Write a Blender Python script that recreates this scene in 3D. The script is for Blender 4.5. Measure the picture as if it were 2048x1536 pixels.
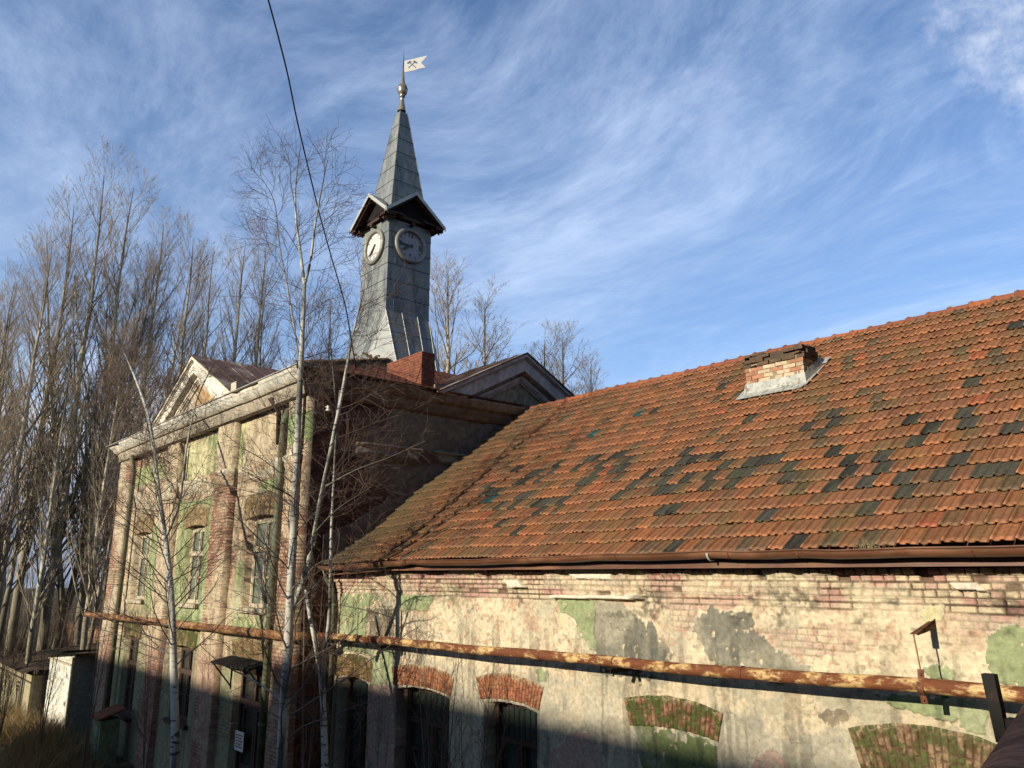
import bpy, math, random
import numpy as np
from mathutils import Vector, Matrix
R = math.radians
scene = bpy.context.scene
for o in list(bpy.data.objects): bpy.data.objects.remove(o)

# ------------------------------------------------------------------ camera
PITCH = math.atan(382/1560.); YAW = R(41.0)
cam_d = bpy.data.cameras.new('camera'); cam = bpy.data.objects.new('camera', cam_d)
scene.collection.objects.link(cam); scene.camera = cam
cam_d.sensor_width = 36; cam_d.lens = 36*1560/2048.; cam_d.clip_start = .05; cam_d.clip_end = 2000
cam.location = (0, 0, 0)
fwd = Vector((-math.cos(YAW)*math.cos(PITCH), math.sin(YAW)*math.cos(PITCH), math.sin(PITCH)))
cam.rotation_euler = fwd.to_track_quat('-Z', 'Y').to_euler()

# ------------------------------------------------------------------ light
SUN_AZ, SUN_EL = R(.8), R(18.5)      # azimuth from -Y towards -X
sdir = Vector((-math.sin(SUN_AZ)*math.cos(SUN_EL), -math.cos(SUN_AZ)*math.cos(SUN_EL), math.sin(SUN_EL)))
sl = bpy.data.lights.new('sun', 'SUN'); sun = bpy.data.objects.new('sun', sl); scene.collection.objects.link(sun)
sl.energy = 5.0; sl.angle = R(.7); sl.color = (1, .89, .73)
sun.rotation_euler = sdir.to_track_quat('Z', 'Y').to_euler(); sun.location = (-10, -20, 30)
world = bpy.data.worlds.new('World'); scene.world = world; world.use_nodes = True
wt = world.node_tree; wt.nodes.clear()
def N(t, typ, **kw):
    n = t.nodes.new(typ)
    for k, v in kw.items():
        if k == 'inp':
            for a, b in v.items():
                n.inputs[a].default_value = b
        else: setattr(n, k, v)
    return n
def build_world():
    t = wt; L = t.links.new
    out = N(t, 'ShaderNodeOutputWorld'); bg = N(t, 'ShaderNodeBackground'); bg.inputs[1].default_value = SKY_STR
    sky = N(t, 'ShaderNodeTexSky', sky_type='NISHITA', sun_disc=False, sun_elevation=SUN_EL, sun_rotation=R(181), air_density=1.0, dust_density=.6, ozone_density=2.5)
    tc = N(t, 'ShaderNodeTexCoord'); sp = N(t, 'ShaderNodeSeparateXYZ'); L(tc.outputs['Generated'], sp.inputs[0])
    zz = N(t, 'ShaderNodeMath', operation='MAXIMUM', inp={1: .0}); L(sp.outputs[2], zz.inputs[0])
    za = N(t, 'ShaderNodeMath', operation='ADD', inp={1: .09}); L(zz.outputs[0], za.inputs[0])
    dv = []
    for i in (0, 1):
        d = N(t, 'ShaderNodeMath', operation='DIVIDE'); L(sp.outputs[i], d.inputs[0]); L(za.outputs[0], d.inputs[1]); dv.append(d)
    cb = N(t, 'ShaderNodeCombineXYZ'); L(dv[0].outputs[0], cb.inputs[0]); L(dv[1].outputs[0], cb.inputs[1])
    def layer(rot, sc, nscale, det, dist, lo, hi, loc=(0, 0, 0), rough=.6):
        # swirl first so the streaks bend
        nn = N(t, 'ShaderNodeTexNoise', inp={'Scale': .55, 'Detail': 2.0}); L(cb.outputs[0], nn.inputs['Vector'])
        ad = N(t, 'ShaderNodeVectorMath', operation='MULTIPLY_ADD'); ad.inputs[1].default_value = (dist,)*3
        L(nn.outputs['Color'], ad.inputs[0]); L(cb.outputs[0], ad.inputs[2])
        m = N(t, 'ShaderNodeMapping'); m.inputs['Rotation'].default_value = (0, 0, rot); m.inputs['Scale'].default_value = sc; m.inputs['Location'].default_value = loc
        L(ad.outputs[0], m.inputs[0])
        n = N(t, 'ShaderNodeTexNoise', inp={'Scale': nscale, 'Detail': det, 'Roughness': rough}); L(m.outputs[0], n.inputs['Vector'])
        r = N(t, 'ShaderNodeMapRange', interpolation_type='SMOOTHSTEP', inp={1: lo, 2: hi, 3: 0., 4: 1.}); L(n.outputs[0], r.inputs[0])
        return r
    a = layer(R(CL_ROT), (.7, 1.6, 1), 1.0, 10, 1.8, .37, .76, (0, 0, 0), .70)
    b = layer(R(CL_ROT-18), (1.3, 4.2, 1), 2.0, 8, .8, .44, .82, (4, 1, 0), .7)
    c = layer(R(CL_ROT), (.8, 1.0, 1), .8, 5, .5, .36, .66, (1.7, 9.1, 0))
    # wisps = a*.7 + b*.5, gated by the big patches c
    m1 = N(t, 'ShaderNodeMath', operation='MULTIPLY', inp={1: .30}); L(b.outputs[0], m1.inputs[0])
    m2 = N(t, 'ShaderNodeMath', operation='MULTIPLY_ADD', inp={1: .75}); L(a.outputs[0], m2.inputs[0]); L(m1.outputs[0], m2.inputs[2])
    g = N(t, 'ShaderNodeMapRange', inp={1: 0, 2: 1, 3: .50, 4: 1.}); L(c.outputs[0], g.inputs[0])
    m3 = N(t, 'ShaderNodeMath', operation='MULTIPLY', use_clamp=True); L(m2.outputs[0], m3.inputs[0]); L(g.outputs[0], m3.inputs[1])
    # veil thickens towards the horizon
    hz = N(t, 'ShaderNodeMapRange', inp={1: .0, 2: .70, 3: .55, 4: .0}); L(sp.outputs[2], hz.inputs[0])
    m4 = N(t, 'ShaderNodeMath', operation='ADD', use_clamp=True); L(m3.outputs[0], m4.inputs[0]); L(hz.outputs[0], m4.inputs[1])
    m5 = N(t, 'ShaderNodeMath', operation='MULTIPLY', inp={1: CL_AMT}); L(m4.outputs[0], m5.inputs[0])
    tint = N(t, 'ShaderNodeMix', data_type='RGBA', blend_type='MULTIPLY'); tint.inputs[0].default_value = 1
    L(sky.outputs[0], tint.inputs[6]); tint.inputs[7].default_value = SKY_TINT
    mx = N(t, 'ShaderNodeMix', data_type='RGBA'); L(m5.outputs[0], mx.inputs[0]); L(tint.outputs[2], mx.inputs[6]); mx.inputs[7].default_value = CL_COL
    # low cumulus bank near the horizon
    nb = N(t, 'ShaderNodeTexNoise', inp={'Scale': 3.2, 'Detail': 7.0, 'Roughness': .55})
    mp = N(t, 'ShaderNodeMapping'); mp.inputs['Scale'].default_value = (1, 1, 2.2); L(tc.outputs['Generated'], mp.inputs[0]); L(mp.outputs[0], nb.inputs['Vector'])
    hs = N(t, 'ShaderNodeMapRange', inp={1: .08, 2: .45, 3: .30, 4: -.50}); L(sp.outputs[2], hs.inputs[0])
    s1 = N(t, 'ShaderNodeMath', operation='ADD'); L(nb.outputs[0], s1.inputs[0]); L(hs.outputs[0], s1.inputs[1])
    bk = N(t, 'ShaderNodeMapRange', interpolation_type='SMOOTHSTEP', inp={1: .49, 2: .62, 3: 0., 4: .92}); L(s1.outputs[0], bk.inputs[0])
    cr = N(t, 'ShaderNodeMapRange', interpolation_type='SMOOTHSTEP', inp={1: .58, 2: .76, 3: 0., 4: 1.}); L(s1.outputs[0], cr.inputs[0])
    cc = N(t, 'ShaderNodeMix', data_type='RGBA'); L(cr.outputs[0], cc.inputs[0]); cc.inputs[6].default_value = BANK_LIT; cc.inputs[7].default_value = BANK_DK
    mx2 = N(t, 'ShaderNodeMix', data_type='RGBA'); L(bk.outputs[0], mx2.inputs[0]); L(mx.outputs[2], mx2.inputs[6]); L(cc.outputs[2], mx2.inputs[7])
    # one brighter puff high up
    dp = N(t, 'ShaderNodeVectorMath', operation='DOT_PRODUCT'); L(tc.outputs['Generated'], dp.inputs[0]); dp.inputs[1].default_value = PUFF
    n3 = N(t, 'ShaderNodeTexNoise', inp={'Scale': 9.0, 'Detail': 9.0, 'Roughness': .65}); L(tc.outputs['Generated'], n3.inputs['Vector'])
    pr = N(t, 'ShaderNodeMapRange', inp={1: .990, 2: 1.0, 3: -.20, 4: .12}); L(dp.outputs['Value'], pr.inputs[0])
    pa = N(t, 'ShaderNodeMath', operation='ADD'); L(n3.outputs[0], pa.inputs[0]); L(pr.outputs[0], pa.inputs[1])
    pb = N(t, 'ShaderNodeMapRange', interpolation_type='SMOOTHSTEP', inp={1: .48, 2: .80, 3: 0., 4: .75}); L(pa.outputs[0], pb.inputs[0])
    mx3 = N(t, 'ShaderNodeMix', data_type='RGBA'); L(pb.outputs[0], mx3.inputs[0]); L(mx2.outputs[2], mx3.inputs[6]); mx3.inputs[7].default_value = (6.6, 7.0, 7.8, 1)
    L(mx3.outputs[2], bg.inputs[0]); L(bg.outputs[0], out.inputs[0])
SKY_STR = .095; SKY_TINT = (.54, .82, 1.10, 1); CL_COL = (5.2, 6.3, 8.2, 1); CL_AMT = .72; CL_ROT = 35
BANK_LIT = (6.2, 6.6, 7.4, 1); BANK_DK = (2.2, 2.6, 3.5, 1)
PUFF = (-0.175, 0.8317, 0.5269)
build_world()
vs = scene.view_settings; vs.view_transform = 'Standard'; vs.look = 'None'; vs.exposure = 0.66; vs.gamma = 1
scene.render.engine = 'CYCLES'

# ------------------------------------------------------------------ helpers
C = scene.collection
def link_tags(o, label=None, cat=None, group=None, kind=None):
    if label: o['label'] = label
    if cat: o['category'] = cat
    if group: o['group'] = group
    if kind: o['kind'] = kind
    return o
def thing(name, label, cat, loc=(0, 0, 0), group=None):
    o = bpy.data.objects.new(name, None); C.objects.link(o); o.location = loc; o.empty_display_size = .2
    return link_tags(o, label, cat, group)
def to_mesh(name, V, F, mat, parent=None, col=None, smooth=False):
    """V (n,3) array in world coordinates, F list of tuples or (m,k) array"""
    V = np.asarray(V, dtype=np.float64).reshape(-1, 3)
    me = bpy.data.meshes.new(name)
    if parent is not None:
        base = np.array(parent.matrix_world.translation if parent.type == 'MESH' else parent.location)
        if parent.parent is not None: base = np.array(parent.parent.location)
        if parent.type == 'MESH' and parent.parent is None: base = np.array(parent.location)
        V = V - base
    if isinstance(F, np.ndarray):
        k = F.shape[1]; m = F.shape[0]
        me.vertices.add(len(V)); me.vertices.foreach_set('co', V.astype(np.float32).ravel())
        me.loops.add(m*k); me.loops.foreach_set('vertex_index', F.astype(np.int32).ravel())
        me.polygons.add(m); me.polygons.foreach_set('loop_start', (np.arange(m)*k).astype(np.int32))
        try: me.polygons.foreach_set('loop_total', np.full(m, k, dtype=np.int32))
        except Exception: pass
        me.update(calc_edges=True)
    else:
        me.from_pydata(V.tolist(), [], [tuple(f) for f in F])
    me.validate()
    if col is not None:
        ca = me.color_attributes.new('Col', 'FLOAT_COLOR', 'POINT')
        c4 = np.ones((len(V), 4), dtype=np.float32); c4[:, :3] = np.clip(np.asarray(col).reshape(-1, 3), 0, 1)
        ca.data.foreach_set('color', c4.ravel())
    if smooth:
        me.polygons.foreach_set('use_smooth', np.ones(len(me.polygons), dtype=bool))
    me.materials.append(mat)
    o = bpy.data.objects.new(name, me); C.objects.link(o)
    if parent is not None: o.parent = parent
    return o
class MB:
    def __init__(s): s.V = []; s.F = []; s.K = []
    def add(s, v, f, col=None):
        b = len(s.V); s.V += [tuple(p) for p in v]; s.F += [tuple(i+b for i in q) for q in f]
        s.K += [col or (1, 1, 1)]*len(v)
    def box(s, x0, x1, y0, y1, z0, z1, col=None):
        v = [(x0,y0,z0),(x1,y0,z0),(x1,y1,z0),(x0,y1,z0),(x0,y0,z1),(x1,y0,z1),(x1,y1,z1),(x0,y1,z1)]
        s.add(v, [(0,3,2,1),(4,5,6,7),(0,1,5,4),(1,2,6,5),(2,3,7,6),(3,0,4,7)], col)
    def hexa(s, a, b, col=None):
        s.add(list(a)+list(b), [(0,3,2,1),(4,5,6,7),(0,1,5,4),(1,2,6,5),(2,3,7,6),(3,0,4,7)], col)
    def beam(s, p0, p1, offs, col=None):
        """prism with cross section offsets `offs` (list of vectors) swept from p0 to p1"""
        p0 = np.array(p0, float); p1 = np.array(p1, float); n = len(offs)
        v = [p0+np.array(o) for o in offs]+[p1+np.array(o) for o in offs]
        f = [tuple(range(n))[::-1], tuple(range(n, 2*n))]+[(i, (i+1) % n, n+(i+1) % n, n+i) for i in range(n)]
        s.add(v, f, col)
    def tube(s, pts, r, n=8, col=None, cap=True):
        pts = np.array(pts, float); m = len(pts); rr = np.broadcast_to(np.array(r, float), (m,))
        b = []
        for i in range(m):
            t = pts[min(i+1, m-1)]-pts[max(i-1, 0)]; t = t/(np.linalg.norm(t)+1e-9)
            up = np.array([0, 0, 1.]) if abs(t[2]) < .9 else np.array([1., 0, 0])
            a = np.cross(t, up); a /= np.linalg.norm(a); c = np.cross(t, a)
            for k in range(n):
                an = 2*math.pi*k/n; b.append(pts[i]+rr[i]*(math.cos(an)*a+math.sin(an)*c))
        f = [(i*n+k, i*n+(k+1) % n, (i+1)*n+(k+1) % n, (i+1)*n+k) for i in range(m-1) for k in range(n)]
        if cap: f += [tuple(range(n))[::-1], tuple((m-1)*n+k for k in range(n))]
        s.add(b, f, col)
    def lathe(s, c, prof, n=20, col=None):
        v = [(c[0]+r*math.cos(2*math.pi*k/n), c[1]+r*math.sin(2*math.pi*k/n), c[2]+z) for r, z in prof for k in range(n)]
        m = len(prof)
        f = [(i*n+k, i*n+(k+1) % n, (i+1)*n+(k+1) % n, (i+1)*n+k) for i in range(m-1) for k in range(n)]
        s.add(v, f, col)
    def build(s, name, mat, parent=None, smooth=False, bevel=0):
        o = to_mesh(name, s.V, s.F, mat, parent, col=s.K, smooth=smooth)
        if bevel:
            b = o.modifiers.new('bevel', 'BEVEL'); b.width = bevel; b.segments = 2; b.limit_method = 'ANGLE'
        return o
# numpy value noise
def _h(ix, iy, seed):
    n = (ix.astype(np.int64)*374761393+iy.astype(np.int64)*668265263+seed*982451653) & 0xffffffff
    n = ((n ^ (n >> 13))*1274126177) & 0xffffffff
    n = ((n ^ (n >> 16))*2246822519) & 0xffffffff
    return ((n ^ (n >> 15)) & 0xffffff)/float(0xffffff)
def vn(x, y, seed=0):
    ix = np.floor(x); iy = np.floor(y); fx = x-ix; fy = y-iy
    fx = fx*fx*(3-2*fx); fy = fy*fy*(3-2*fy)
    a = _h(ix, iy, seed); b = _h(ix+1, iy, seed); c = _h(ix, iy+1, seed); d = _h(ix+1, iy+1, seed)
    return a+(b-a)*fx+(c-a)*fy+(a-b-c+d)*fx*fy
def fbm(x, y, sc, octv=4, seed=0, rough=.5):
    s = 0; a = 1; t = 0
    for i in range(octv):
        s = s+a*vn(x*sc+17.3*i, y*sc-9.1*i, seed+i*7); t += a; a *= rough; sc *= 2.03
    return s/t
def ss(a, b, x):
    t = np.clip((x-a)/(b-a), 0, 1); return t*t*(3-2*t)
def mixc(c, col, m):
    return c+(np.array(col)-c)*m[..., None]
def in_poly(x, y, poly):
    r = np.zeros(x.shape, bool); n = len(poly)
    for i in range(n):
        x0, y0 = poly[i]; x1, y1 = poly[(i+1) % n]
        if y0 == y1: continue
        c = ((y0 > y) != (y1 > y)) & (x < (x1-x0)*(y-y0)/(y1-y0)+x0)
        r ^= c
    return r
def bricks(x, z, seed=0, L=.262, H=.077, joint=.011):
    """returns mortar distance (m, >0 inside brick), brick id hash arrays"""
    wz = z+.006*(fbm(x, z, 3, 2, seed+3)-.5)
    row = np.floor(wz/H); fz = wz/H-row
    hd = _h(row, row*0, seed+11) < .38                 # header courses
    Lr = np.where(hd, L*.5, L)
    xo = x/Lr+_h(row, row*0+5, seed)*1.0
    cl = np.floor(xo); fx = xo-cl
    jit = (_h(cl, row, seed+1)-.5)*.05
    d = np.minimum(np.minimum(fx, 1-fx)*Lr, np.minimum(fz, 1-fz)*H)-joint*.5
    d = d+(fbm(x, z, 45, 2, seed+4)-.5)*.007
    return d, _h(cl, row, seed+20), _h(cl, row, seed+33), row
def grid_faces(n, m):
    i = np.arange(n-1)[:, None]*m+np.arange(m-1)[None]; i = i.ravel()
    return np.stack([i, i+m, i+m+1, i+1], 1)

# ------------------------------------------------------------------ materials
def mat_new(name):
    m = bpy.data.materials.new(name); m.use_nodes = True; t = m.node_tree
    return m, t, t.nodes['Principled BSDF']
def mat_attr(name, rough=.85, var=.25, nscale=8., bump=.25, bscale=60., bdist=.01, spec=.3, metal=0., gain=1.):
    m, t, b = mat_new(name); L = t.links.new
    at = N(t, 'ShaderNodeVertexColor', layer_name='Col'); tc = N(t, 'ShaderNodeTexCoord')
    n = N(t, 'ShaderNodeTexNoise', inp={'Scale': nscale, 'Detail': 8., 'Roughness': .65}); L(tc.outputs['Object'], n.inputs['Vector'])
    r = N(t, 'ShaderNodeMapRange', inp={1: .3, 2: .7, 3: gain*(1-var), 4: gain*(1+var)}); L(n.outputs[0], r.inputs[0])
    mm = N(t, 'ShaderNodeVectorMath', operation='SCALE'); L(at.outputs[0], mm.inputs[0]); L(r.outputs[0], mm.inputs['Scale'])
    L(mm.outputs[0], b.inputs['Base Color'])
    b.inputs['Roughness'].default_value = rough; b.inputs['Metallic'].default_value = metal
    b.inputs['Specular IOR Level'].default_value = spec
    n2 = N(t, 'ShaderNodeTexNoise', inp={'Scale': bscale, 'Detail': 6., 'Roughness': .7}); L(tc.outputs['Object'], n2.inputs['Vector'])
    bu = N(t, 'ShaderNodeBump', inp={'Strength': bump, 'Distance': bdist}); L(n2.outputs[0], bu.inputs['Height']); L(bu.outputs[0], b.inputs['Normal'])
    return m
def mat_two(name, c1, c2, scale=6., lo=.45, hi=.55, rough=(.6, .9), metal=(0, 0), bump=.3, bdist=.01, c3=None, stretch=(1, 1, 1), det=10., s3=25., spec=.3):
    """two colour weathering by noise"""
    m, t, b = mat_new(name); L = t.links.new
    tc = N(t, 'ShaderNodeTexCoord'); mp = N(t, 'ShaderNodeMapping'); mp.inputs['Scale'].default_value = stretch
    L(tc.outputs['Object'], mp.inputs[0])
    n = N(t, 'ShaderNodeTexNoise', inp={'Scale': scale, 'Detail': det, 'Roughness': .65}); L(mp.outputs[0], n.inputs['Vector'])
    r = N(t, 'ShaderNodeMapRange', interpolation_type='SMOOTHSTEP', inp={1: lo, 2: hi, 3: 0., 4: 1.}); L(n.outputs[0], r.inputs[0])
    mx = N(t, 'ShaderNodeMix', data_type='RGBA'); L(r.outputs[0], mx.inputs[0]); mx.inputs[6].default_value = (*c1, 1); mx.inputs[7].default_value = (*c2, 1)
    last = mx.outputs[2]
    n2 = N(t, 'ShaderNodeTexNoise', inp={'Scale': s3, 'Detail': 6., 'Roughness': .7}); L(mp.outputs[0], n2.inputs['Vector'])
    if c3:
        r2 = N(t, 'ShaderNodeMapRange', interpolation_type='SMOOTHSTEP', inp={1: .52, 2: .62, 3: 0., 4: .85}); L(n2.outputs[0], r2.inputs[0])
        m3 = N(t, 'ShaderNodeMix', data_type='RGBA'); L(r2.outputs[0], m3.inputs[0]); L(last, m3.inputs[6]); m3.inputs[7].default_value = (*c3, 1); last = m3.outputs[2]
    L(last, b.inputs['Base Color'])
    rr = N(t, 'ShaderNodeMapRange', inp={1: 0, 2: 1, 3: rough[0], 4: rough[1]}); L(r.outputs[0], rr.inputs[0]); L(rr.outputs[0], b.inputs['Roughness'])
    rm = N(t, 'ShaderNodeMapRange', inp={1: 0, 2: 1, 3: metal[0], 4: metal[1]}); L(r.outputs[0], rm.inputs[0]); L(rm.outputs[0], b.inputs['Metallic'])
    b.inputs['Specular IOR Level'].default_value = spec
    bu = N(t, 'ShaderNodeBump', inp={'Strength': bump, 'Distance': bdist}); L(n2.outputs[0], bu.inputs['Height']); L(bu.outputs[0], b.inputs['Normal'])
    return m
M = {}
M['wall'] = mat_attr('weathered_plaster', .9, .30, 16, .8, 75, .012, .2, gain=.64)
M['wall2'] = mat_attr('old_facade_plaster', .9, .32, 7, .7, 34, .02, .2, gain=.60)
M['tile'] = mat_attr('clay_tile', .85, .30, 22, .5, 110, .004, .2, gain=.66)
M['bark'] = mat_attr('bark', .85, .35, 12, .5, 40, .01, gain=.55)
M['twig'] = mat_attr('twig', .8, .15, 3, 0, 10, .001, gain=.85)
M['rustpipe'] = mat_two('rusty_painted_pipe', (.42, .29, .12), (.105, .034, .012), 3.0, .40, .52, (.55, .85), c3=(.16, .055, .014), stretch=(1, 2.2, 2.2), s3=11, bump=.5, bdist=.006)
M['rust'] = mat_two('rusty_steel', (.11, .036, .012), (.05, .02, .01), 8, .4, .6, (.6, .9), c3=(.16, .06, .02), s3=30)
M['gutter'] = mat_two('brown_gutter', (.085, .034, .016), (.15, .065, .028), 2.2, .45, .65, (.45, .7), c3=(.09, .05, .025), stretch=(.4, 1, 1), s3=9, spec=.5)
M['zinc'] = mat_two('weathered_zinc', (.100, .114, .110), (.175, .182, .165), 1.6, .35, .68, (.5, .65), (.1, .0), c3=(.055, .064, .060), stretch=(1.4, 1.4, .30), s3=2.6, bump=.35, bdist=.02, spec=.5)
M['zincl'] = mat_two('light_zinc', (.38, .385, .34), (.27, .28, .255), 2.5, .4, .7, (.45, .6), (.3, .2), s3=12, bump=.2)
M['wood_dk'] = mat_two('dark_old_wood', (.030, .014, .010), (.06, .034, .022), 5, .4, .6, (.7, .9), stretch=(3, 3, .6))
M['wood_w'] = mat_two('peeling_cream_paint', (.34, .30, .21), (.13, .09, .05), 9, .5, .62, (.6, .9), stretch=(1, 1, .5))
M['tar'] = mat_two('tarred_sheet', (.012, .011, .010), (.022, .018, .014), 6, .5, .7, (.9, .95), spec=.08)
M['seamd'] = mat_two('dark_seam', (.03, .035, .032), (.05, .055, .05), 6, .5, .7, (.7, .9), spec=.15)
M['blk'] = mat_two('black_steel', (.012, .011, .010), (.03, .02, .015), 9, .5, .7, (.7, .9), spec=.12)
M['glass'], t_, b_ = mat_new('old_glass')
b_.inputs['Base Color'].default_value = (.025, .035, .03, 1); b_.inputs['Roughness'].default_value = .12; b_.inputs['Specular IOR Level'].default_value = .7
M['concrete'] = mat_two('pale_stucco', (.42, .38, .27), (.27, .25, .18), 1.6, .4, .7, c3=(.2, .17, .12), s3=7)
M['white'] = mat_two('white_paint', (.50, .48, .41), (.34, .29, .20), 3.5, .55, .75, (.6, .9), s3=14)
M['brickr'] = mat_attr('red_brick', .85, .25, 14, .5, 70, .006, .2, gain=.66)
DARK=[(-3.56,5.85),(-3.78,3.89),(-5.58,3.60),(-5.62,3.27),(-4.39,3.21),(-3.76,3.22),(-3.63,2.89),(-4.03,2.86),(-4.13,2.58),(-3.08,2.55),(-5.18,2.57),(-4.79,2.23),(-4.38,2.23),(-4.68,1.89),(-4.25,1.89),(-4.95,1.58),(-4.55,1.57),(-3.41,1.90),(-3.91,1.55),(-3.49,1.56),(-3.07,1.55),(-2.87,1.55),(-4.00,1.25),(-4.28,0.89),(-8.86,5.92),(-10.24,5.25),(-7.33,3.89),(-6.06,3.24),(-5.57,3.60),(-5.62,3.23),(-8.06,3.22),(-8.21,3.19),(-6.64,2.58),(-6.25,2.57),(-6.06,2.58),(-5.19,2.55),(-7.33,2.62),(-6.38,2.27),(-6.57,2.25),(-5.87,2.24),(-7.19,2.25),(-6.98,2.27),(-8.16,2.57),(-7.97,2.60),(-7.79,2.62),(-8.54,2.54),(-8.03,2.25),(-6.61,1.91),(-6.44,1.94),(-5.73,1.89),(-7.04,1.90),(-7.59,1.93),(-7.46,1.94),(-4.98,1.58),(-7.25,1.28),(-5.58,0.94),(-7.33,1.00),(-10.30,5.25),(-13.44,5.99),(-11.52,3.46),(-10.66,3.36),(-10.42,3.38),(-10.02,3.33),(-9.76,3.31),(-10.76,3.07),(-10.09,3.01),(-9.41,2.94),(-9.55,2.86),(-9.32,2.61),(-9.99,2.66),(-9.86,2.36),(-10.00,2.28),(-11.78,3.07),(-11.47,3.01),(-12.01,2.99),(-12.81,3.39),(-11.50,3.25),(-11.44,2.74),(-11.97,2.67),(-12.29,2.72),(-13.01,2.64),(-12.51,2.33),(-12.82,2.26),(-12.73,1.98),(-11.64,1.99),(-11.33,2.09),(-11.79,1.72),(-11.48,1.75),(-10.56,1.71),(-10.67,1.62),(-9.99,1.67),(-10.53,1.34),(-8.86,1.62),(-8.67,1.66),(-8.61,2.54),(-8.64,2.25),(-8.20,2.56),(-8.07,2.22),(-7.78,1.92),(-7.31,0.96),(-11.26,1.02),(-10.42,0.70),(-6.61,0.27),(-4.86,0.22)]
TEAL=[(-10.73,5.30),(-11.56,4.69),(-12.35,2.04)]
BROWN=[(-4.52,0.20),(-4.49,0.23),(-4.05,0.26),(-3.54,4.81),(-6.12,5.96),(-6.03,6.78),(-10.57,4.65),(-14.81,6.43),(-13.23,4.00)]
PATCH={
 'green':[[(-16.14,-0.43),(-14.46,-0.40),(-14.98,-0.64),(-15.03,-1.28),(-15.70,-1.47),(-16.32,-1.46)],[(-13.80,-0.37),(-12.62,-0.37),(-12.65,-0.51),(-12.88,-0.65),(-13.25,-0.64),(-13.69,-0.70)],[(-9.25,-0.36),(-8.43,-0.35),(-8.42,-1.09),(-8.58,-1.06),(-8.87,-0.68),(-9.17,-0.58)],[(-3.06,-0.61),(-2.96,-0.50),(-2.67,-0.46),(-2.75,-1.04),(-3.06,-1.02),(-3.11,-0.85)],[(-4.27,-1.25),(-3.31,-1.20),(-3.12,-1.34),(-3.21,-1.52),(-3.62,-1.45),(-4.07,-1.38)],[(-14.83,-1.52),(-13.92,-1.46),(-13.93,-2.10),(-14.78,-2.18)],[(-9.73,-1.48),(-9.50,-1.43),(-9.48,-1.61),(-9.70,-1.64)],[(-3.71,-0.95),(-3.55,-0.87),(-3.39,-0.97),(-3.45,-1.06),(-3.65,-1.08)],[(-16.13,-1.60),(-15.71,-1.40),(-14.77,-1.51),(-14.82,-1.62)]],
 'gray':[[(-8.45,-0.35),(-7.98,-0.39),(-7.39,-0.68),(-6.98,-1.06),(-7.43,-1.42),(-8.37,-1.40),(-8.42,-1.09)],[(-6.66,-0.65),(-6.37,-0.40),(-5.73,-0.47),(-5.72,-0.68),(-5.39,-0.89),(-5.02,-1.08),(-5.43,-1.29),(-6.41,-1.08)]],
 'dark':[[(-4.98,-1.57),(-4.84,-1.46),(-4.64,-1.49),(-4.60,-1.60),(-4.83,-1.67)],[(-15.08,-0.70),(-14.06,-0.67),(-13.99,-1.19),(-14.93,-1.27)]],
 'pinkp':[[(-14.85,-2.19),(-13.78,-2.12),(-13.68,-3.79),(-14.89,-4.01)],[(-9.47,-3.05),(-9.40,-2.62),(-9.02,-2.33),(-8.62,-2.25),(-8.36,-2.49),(-8.42,-2.87)],[(-5.97,-2.43),(-5.84,-2.12),(-5.56,-2.02),(-5.38,-2.20),(-5.46,-2.34)]],
 'mossg':[[(-7.77,-2.03),(-7.07,-1.97),(-6.64,-2.02),(-6.41,-2.10),(-6.37,-2.50),(-7.59,-2.72)],[(-14.71,-1.51),(-14.67,-1.51),(-14.65,-1.52)]],
 'white':[[(-12.05,0.15),(-10.95,0.17),(-10.92,0.08),(-11.52,0.01),(-11.97,0.02)],[(-10.47,-0.08),(-10.08,-0.07),(-9.92,-0.20),(-10.28,-0.21)],[(-8.90,0.12),(-7.96,0.12),(-8.00,-0.06),(-8.74,-0.05),(-8.96,0.05)],[(-8.68,0.07),(-7.99,0.04),(-8.02,-0.05),(-8.69,-0.05)],[(-9.30,-0.31),(-7.46,-0.28),(-7.46,-0.33),(-9.31,-0.36)],[(-3.33,-0.08),(-3.07,-0.08),(-2.96,-0.16),(-3.27,-0.14)]],
 'brick':[[(-7.06,-0.28),(-5.75,-0.26),(-6.06,-0.41),(-6.53,-0.47),(-6.67,-0.73),(-7.00,-0.77)],[(-3.43,-0.32),(-2.65,-0.26),(-2.68,-0.50),(-2.99,-0.51),(-3.08,-0.73),(-3.45,-0.80),(-3.53,-0.71)],[(-5.79,-0.68),(-4.13,-0.48),(-4.16,-0.75),(-5.01,-0.97),(-5.39,-0.86)],[(-13.77,-0.93),(-13.31,-0.95),(-13.37,-1.10),(-13.76,-1.09)]],
 'yellow':[[(-9.29,-0.58),(-8.87,-0.68),(-8.77,-0.97),(-9.15,-0.88)],[(-3.67,-0.36),(-3.46,-0.32),(-3.50,-0.48),(-3.66,-0.52)]],
}
B1= [(-17.03,6.00,-3.71),(-17.40,6.00,-2.68),(-17.90,6.00,-1.45),(-18.32,6.00,-0.40),(-18.78,6.00,0.44),(-19.42,6.00,1.14),(-20.37,6.00,2.53),(-21.29,6.00,3.93),(-22.69,6.00,5.06),(-23.74,6.00,5.84),(-25.16,6.00,6.84),(-26.59,6.00,8.01),(-27.91,6.00,9.23)]
B1b= [(-19.08,6.00,0.84),(-18.34,6.00,1.54),(-18.31,6.00,2.79),(-17.97,6.00,3.91),(-16.99,6.00,4.66)]
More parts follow.
